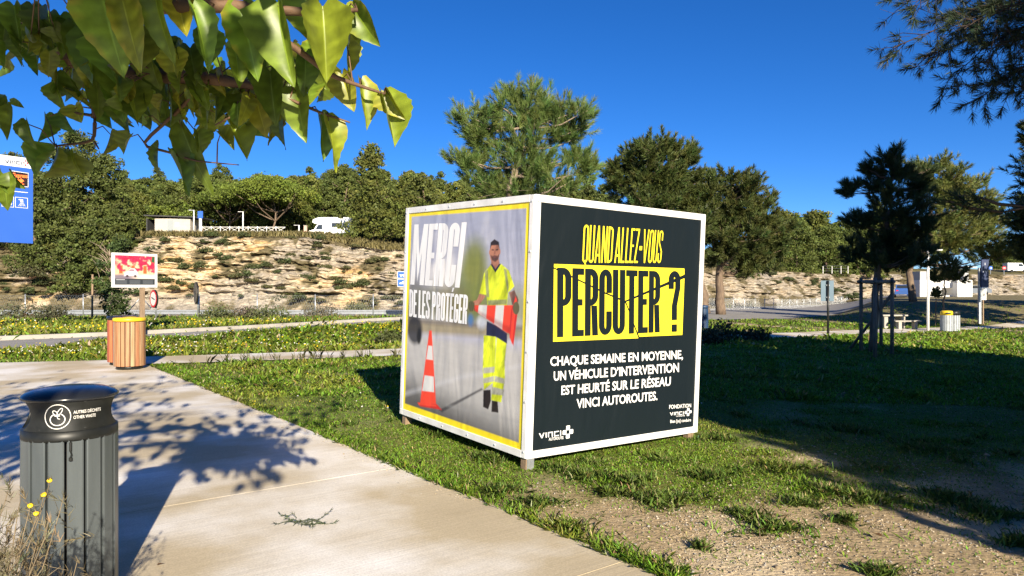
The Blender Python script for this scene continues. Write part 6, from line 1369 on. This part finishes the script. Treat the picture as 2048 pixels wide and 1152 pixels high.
for k in range(200):
    x0, y0 = scatter(1, 6.5, 30, 1.2); 
    if on_lawn(x0, y0)[0] and cover(x0, y0)[0] > .35: m = 110; r = rg_.uniform(.08, .3); a = rg_.uniform(0, 6.28, m); q = np.abs(rg_.normal(0, .6, m)) * r; tx_.append(x0 + np.cos(a) * q); ty_.append(y0 + np.sin(a) * q)
x = np.concatenate(tx_); y = np.concatenate(ty_); ok = on_lawn(x, y); x, y = x[ok], y[ok]
allp.append(blades(x, y, gz(x, y) - .003, .075 * rg_.uniform(.3, 1.4, len(x)), .0045 + .0007 * y, gcol(x, y, (.13, .195, .038)), .8))
def join(parts):
    b = 0; V, F, C = [], [], []
    for v, f, c in parts: V.append(v); F.append(f + b); C.append(c); b += len(v)
    return np.concatenate(V), np.concatenate(F), np.clip(np.concatenate(C), .003, 1)
V, F, C = join(allp); tag(mk("lawn_grass", V, F, M['grass'], None, False, C), kind="stuff")
# taller weeds on the verges and wisps along the path
parts = []
def verge(px0, px1, ya, yb, n, L0, w0, base, flat=.5):
    px = rg_.uniform(px0, px1, n); f0 = rg_.random(n); py = np.interp(px, ya[0], ya[1]) + (np.interp(px, yb[0], yb[1]) - np.interp(px, ya[0], ya[1])) * f0
    y = CAMZ * FPX / (py - 576); x = (px - 1024) / FPX * y; return x, y
def fill(n, poly, L0, w0, base, flat=.6):
    poly = np.array(poly, float); lo, hi = poly.min(0), poly.max(0); x = rg_.uniform(lo[0], hi[0], n); y = rg_.uniform(lo[1], hi[1], n); ok = inside(x, y, poly) & on_lawn(x, y); x, y = x[ok], y[ok]
    dens = smooth(.25, .5, fbm(x, y, 1.2, 3)); ok = rg_.random(len(x)) < .3 + .7 * dens; x, y, dn = x[ok], y[ok], dens[ok]
    parts.append(blades(x, y, gz(x, y) - .01, L0 * rg_.uniform(.4, 1.3, len(x)) * (.6 + .6 * dn), w0 * rg_.uniform(.6, 1.3, len(x)), gcol(x, y, base), flat))
V1 = [(-17, 16.0), (-9.2, 16.7), (-2.6, 19.6), (1.5, 22.2), (0, 33), (-3.5, 31.5), (-8.5, 24.4), (-12, 20.4), (-15, 17.5)]
V2 = [(-20, 21), (-15.8, 22.7), (-13.3, 25), (-10.7, 28.8), (-8.2, 33), (-14, 33.2), (-30, 33), (-36, 28)]
fill(52000, V1, .16, .05, (.16, .215, .026), .8); fill(80000, V2, .27, .075, (.135, .19, .028), .7)
fill(5000, [(-34, 33), (-2, 33), (4, 43), (-34, 43)], .13, .05, (.16, .14, .055), .25); fill(5000, [(5, 49), (34, 90), (30, 92), (1, 47)], .7, .06, (.22, .19, .09), .25)
for k in range(60):                                              # thin wisps beside the footpath
    x0, y0 = rg_.uniform(-7, -1), 0; y0 = np.interp(x0, FOOT[:, 0], FOOT[:, 1]) - 1.15 + rg_.normal(0, .12); m = 5
    parts.append(blades(np.full(m, x0) + rg_.normal(0, .03, m), np.full(m, y0), gz(np.full(m, x0), np.full(m, y0)), .28 * rg_.uniform(.4, 1.2, m), np.full(m, .012), np.tile([.12, .12, .05], (m, 1)) * rg_.uniform(.6, 1.3, (m, 1)), .3))
x = rg_.uniform(-62, -4, 16000); y = np.interp(x, FX, FY) + 8.4 + rg_.random(16000) * 10; parts.append(blades(x, y, np.where(y < np.interp(x, FX, FY) + 8.8, np.interp(x, TX, TZ), hill(x, y)) - .05, rg_.uniform(.3, .9, 16000), np.full(16000, .12), np.array([.20, .17, .07]) * rg_.uniform(.6, 1.3, (16000, 1)), .25))
V, F, C = join(parts); tag(mk("verge_vegetation", V, F, M['grass'], None, False, C), kind="stuff")
def flowers(poly, n, h, size, cols, clump=1.3):
    poly = np.array(poly, float); lo, hi = poly.min(0), poly.max(0); x = rg_.uniform(lo[0], hi[0], n); y = rg_.uniform(lo[1], hi[1], n)
    ok = inside(x, y, poly) & on_lawn(x, y) & (rg_.random(n) < smooth(.40, .62, fbm(x + 70, y, clump, 3))); x, y = x[ok], y[ok]; m = len(x)
    z = gz(x, y) + h * rg_.uniform(.5, 1.25, m); c = np.array(cols)[rg_.integers(0, len(cols), m)]; s = size * rg_.uniform(.6, 1.2, m)
    a = np.linspace(0, 2 * np.pi, 6, endpoint=False); tl = rg_.uniform(.3, 1.2, m)
    V = np.stack([np.stack([x + np.cos(k) * s, y + np.sin(k) * s * np.cos(tl), z + np.sin(k) * s * np.sin(tl)], -1) for k in a], 1).reshape(-1, 3)
    return V, np.arange(m * 6).reshape(-1, 6), np.repeat(c, 6, 0)
YE = (.72, .52, .02); WH = (.66, .64, .60)
V, F, C = join([flowers(V2, 3400, .26, .030, [YE, YE, YE, YE, WH], 2.2), flowers(V1, 1700, .15, .022, [YE, YE, WH], 1.8), flowers([(-17, 16.2), (-8, 17.2), (-4, 20), (-9, 22), (-14, 18)], 1500, .13, .018, [WH, WH, YE], .8), flowers([(-8, 24), (-1, 24), (1, 33), (-3.5, 31.5)], 1500, .17, .026, [YE], 2), flowers([(-5, 9), (3, 9), (3, 16), (-7, 16)], 500, .05, .010, [YE, WH])])
tag(mk("wild_flowers", V, F, M['flower'], None, False, C), kind="stuff")
# gravel
n = 62000; x, y = scatter(n, 3.6, 15, 1.9); cvx = cover(x, y); clus = smooth(.35, .62, fbm(x, y, .8, 4))
ok = on_lawn(x, y) & (x > -1.5 - .0 * y) & (rg_.random(n) < (1 - cvx) * (.18 + .82 * clus) + .035) & (x > .9 - (y - 4.06) * .76 + .02); x, y = x[ok], y[ok]; m = len(x)
ng = 2600; tg = rg_.random(ng) ** 1.5; eg = np.array([.9, 4.06]) + (np.array([-7.4, 15.0]) - np.array([.9, 4.06])) * tg[:, None]; og = -np.abs(rg_.normal(0, .10, ng)) * smooth(.3, .65, fbm(eg[:, 0], eg[:, 1], .7, 3)) - .004
x = np.concatenate([x, eg[:, 0] + .796 * og]); y = np.concatenate([y, eg[:, 1] + .606 * og]); n_l = m; m = len(x); lift = np.where(np.arange(m) < n_l, gz(x, y), .013)
s = .003 + .011 * rg_.random(m) ** 5 * .8 + .0005 * y; big = rg_.random(m) < .003; s[big] *= rg_.uniform(1.5, 2.6, big.sum())
base = np.array([[1, 0, 0], [-1, 0, 0], [0, 1, 0], [0, -1, 0], [0, 0, 1], [0, 0, -1]], float); P = base[None] * rg_.uniform(.55, 1.3, (m, 6, 1)) + rg_.normal(0, .22, (m, 6, 3)); P[:, :, 2] *= .6
a = rg_.uniform(0, 6.28, m); ca, sa = np.cos(a)[:, None], np.sin(a)[:, None]; P = np.stack([P[..., 0] * ca - P[..., 1] * sa, P[..., 0] * sa + P[..., 1] * ca, P[..., 2]], -1) * s[:, None, None]
s[n_l:] *= .6; V = P * np.where(np.arange(m) < n_l, 1, .6)[:, None, None] + np.stack([x, y, lift + s * .25], -1)[:, None]; oc = np.array([[0, 2, 4], [2, 1, 4], [1, 3, 4], [3, 0, 4], [2, 0, 5], [1, 2, 5], [3, 1, 5], [0, 3, 5]])
F = (oc[None] + 6 * np.arange(m)[:, None, None]).reshape(-1, 3); tone = np.array([[.42, .35, .25], [.50, .44, .34], [.36, .30, .22], [.33, .26, .17], [.31, .29, .26]])[rg_.integers(0, 5, m)] * rg_.uniform(.7, 1.15, (m, 1))
tag(mk("gravel", V.reshape(-1, 3), F, M['stone'], None, False, np.repeat(tone, 6, 0)), kind="stuff")

# ------------------------------------------------------------------ dry plant by the bin, sprig and leaf on the slab
bedm = MB(); bedm.prism([(-3.4, 1.6), (-1.35, 1.6), (-1.45, 2.75), (-3.4, 2.95)], .0, .05, lambda u, v, w: (u, v, w)); tag(bedm.out("planting_bed_ground", mat("bed_soil", (.20, .15, .09), (.12, .09, .06), 14, .95, .1, bump=.8)), kind="structure")
rd_ = np.random.default_rng(8); cx_, cy_ = -1.95, 2.5; dp = empty("dry_plant", (cx_, cy_, .05), "straggly dry plant with a few yellow flowers in front of the large bin", "plant"); m = MB(); tips = []
for k in range(190):
    a = rd_.uniform(0, 6.28); r0 = rd_.random() * .2; H = rd_.uniform(.35, .78); sp_ = rd_.uniform(.03, .22); b0 = np.array([math.cos(a) * r0, math.sin(a) * r0 * .8, 0])
    P = [b0, b0 + [math.cos(a) * sp_ * .3, math.sin(a) * sp_ * .3, H * .5], b0 + [math.cos(a + .5) * sp_, math.sin(a + .5) * sp_, H]]; m.tube(P, [.0028, .0022, .0012], 4, False); tips.append(np.array(P[2]))
    for j in range(4):
        t_ = rd_.uniform(.35, .95); q = np.array(P[1]) + (np.array(P[2]) - np.array(P[1])) * t_; e = q + unit(rd_.normal(size=3) + [0, 0, .5]) * rd_.uniform(.05, .14); m.tube([q, (q + e) / 2 + rd_.normal(0, .008, 3), e], [.0014, .0012, .0008], 3, False); tips.append(e)
for k, (px, py, d) in enumerate(((100, 962, 2.55), (88, 990, 2.5), (61, 1012, 2.45), (73, 1028, 2.45), (20, 965, 2.5), (155, 1120, 2.45), (98, 1040, 2.4), (128, 990, 2.55), (2, 950, 2.5), (45, 985, 2.5))):
    e = at(px, py, d) - np.array([cx_, cy_, .05]); b0 = np.array([rd_.normal(-.02, .08), rd_.normal(0, .08), 0]); m.tube([b0, (b0 + e) * .5 + rd_.normal(0, .03, 3), e - [.015, 0, .06], e], [.003, .0024, .0016, .0013], 4, False); tips.append(e)
    if k < 4:
        f = MB(); ax = unit(np.array([.2, -.6, .6]));
        f.lathe([(.002, -.006), (.006, -.002), (.011, .004), (.008, .008), (.002, .009)], 9); Rm = Vector((0, 0, 1)).rotation_difference(Vector(ax)).to_matrix(); f.V = [tuple(Rm @ (Vector(v) * rd_.uniform(.75, 1.0)) + Vector(e)) for v in f.V]; f.out("flower", M['yellow'], dp, True)
m.out("stems", M['dry'], dp, True)
V, F, C = needle_tufts(rd_, np.array(tips), rd_.normal(0, .5, (len(tips), 3)) + [0, 0, .8], 20, .035, .0035, .10, .6, (.19, .16, .09), .4); mk("dry_leaves", V, F, M['needle'], dp, False, C)
g = at(615, 1050, 5.05); o_ = np.array([g[0], g[1], .016]); sg = empty("plant_sprig", o_, "torn dried plant sprig lying on the pale concrete path", "sprig"); m = MB(); tips = []; dirs = []
for k in range(11):
    a = rd_.uniform(-.5, .6) + (math.pi if k % 3 == 0 else 0); P = [np.array([rd_.normal(-.03, .03), rd_.normal(0, .03), .012])]; 
    for j in range(5): a += rd_.normal(0, .4); P.append(P[-1] + np.array([math.cos(a) * .033, math.sin(a) * .05, rd_.normal(0, .012)])); P[-1][2] = max(.004, min(.05, P[-1][2])); tips.append(P[-1]); dirs.append(P[-1] - P[-2])
    m.tube(P, np.linspace(.0028, .0012, 6), 4)
m.out("stems", mat("grey_stem", (.09, .10, .06), None, rough=.8), sg)
V, F, C = needle_tufts(rd_, np.array(tips), np.array(dirs), 5, .035, .005, .02, .5, (.06, .08, .035), .3); V[:, 2] = np.clip(V[:, 2], .003, .07); mk("leaves", V, F, M['needle'], sg, False, C)
def flat_leaf(px, py, L, label, rz):
    g = at(px, py, CAMZ * FPX / (py - 576)); r_ = np.random.default_rng(int(px)); V, F, C = leaves(r_, [(np.array([0, 0, .006]), (1, 0, .05), (0, 0, 1), L, L * .7, -.1, .25, (.16, .09, .04), (.12, .07, .03))])
    o = mk("fallen_leaf", V, F, M['leaf'], None, True, C); o.location = (g[0], g[1], .016); o.rotation_euler = (0, 0, rz); tag(o, label, "leaf")
flat_leaf(315, 1137, .035, "tiny brown leaf on the path beside the large bin's shadow", .4); flat_leaf(1762, 1079, .06, "brown curled leaf lying on the gravel at bottom right", 2.2)
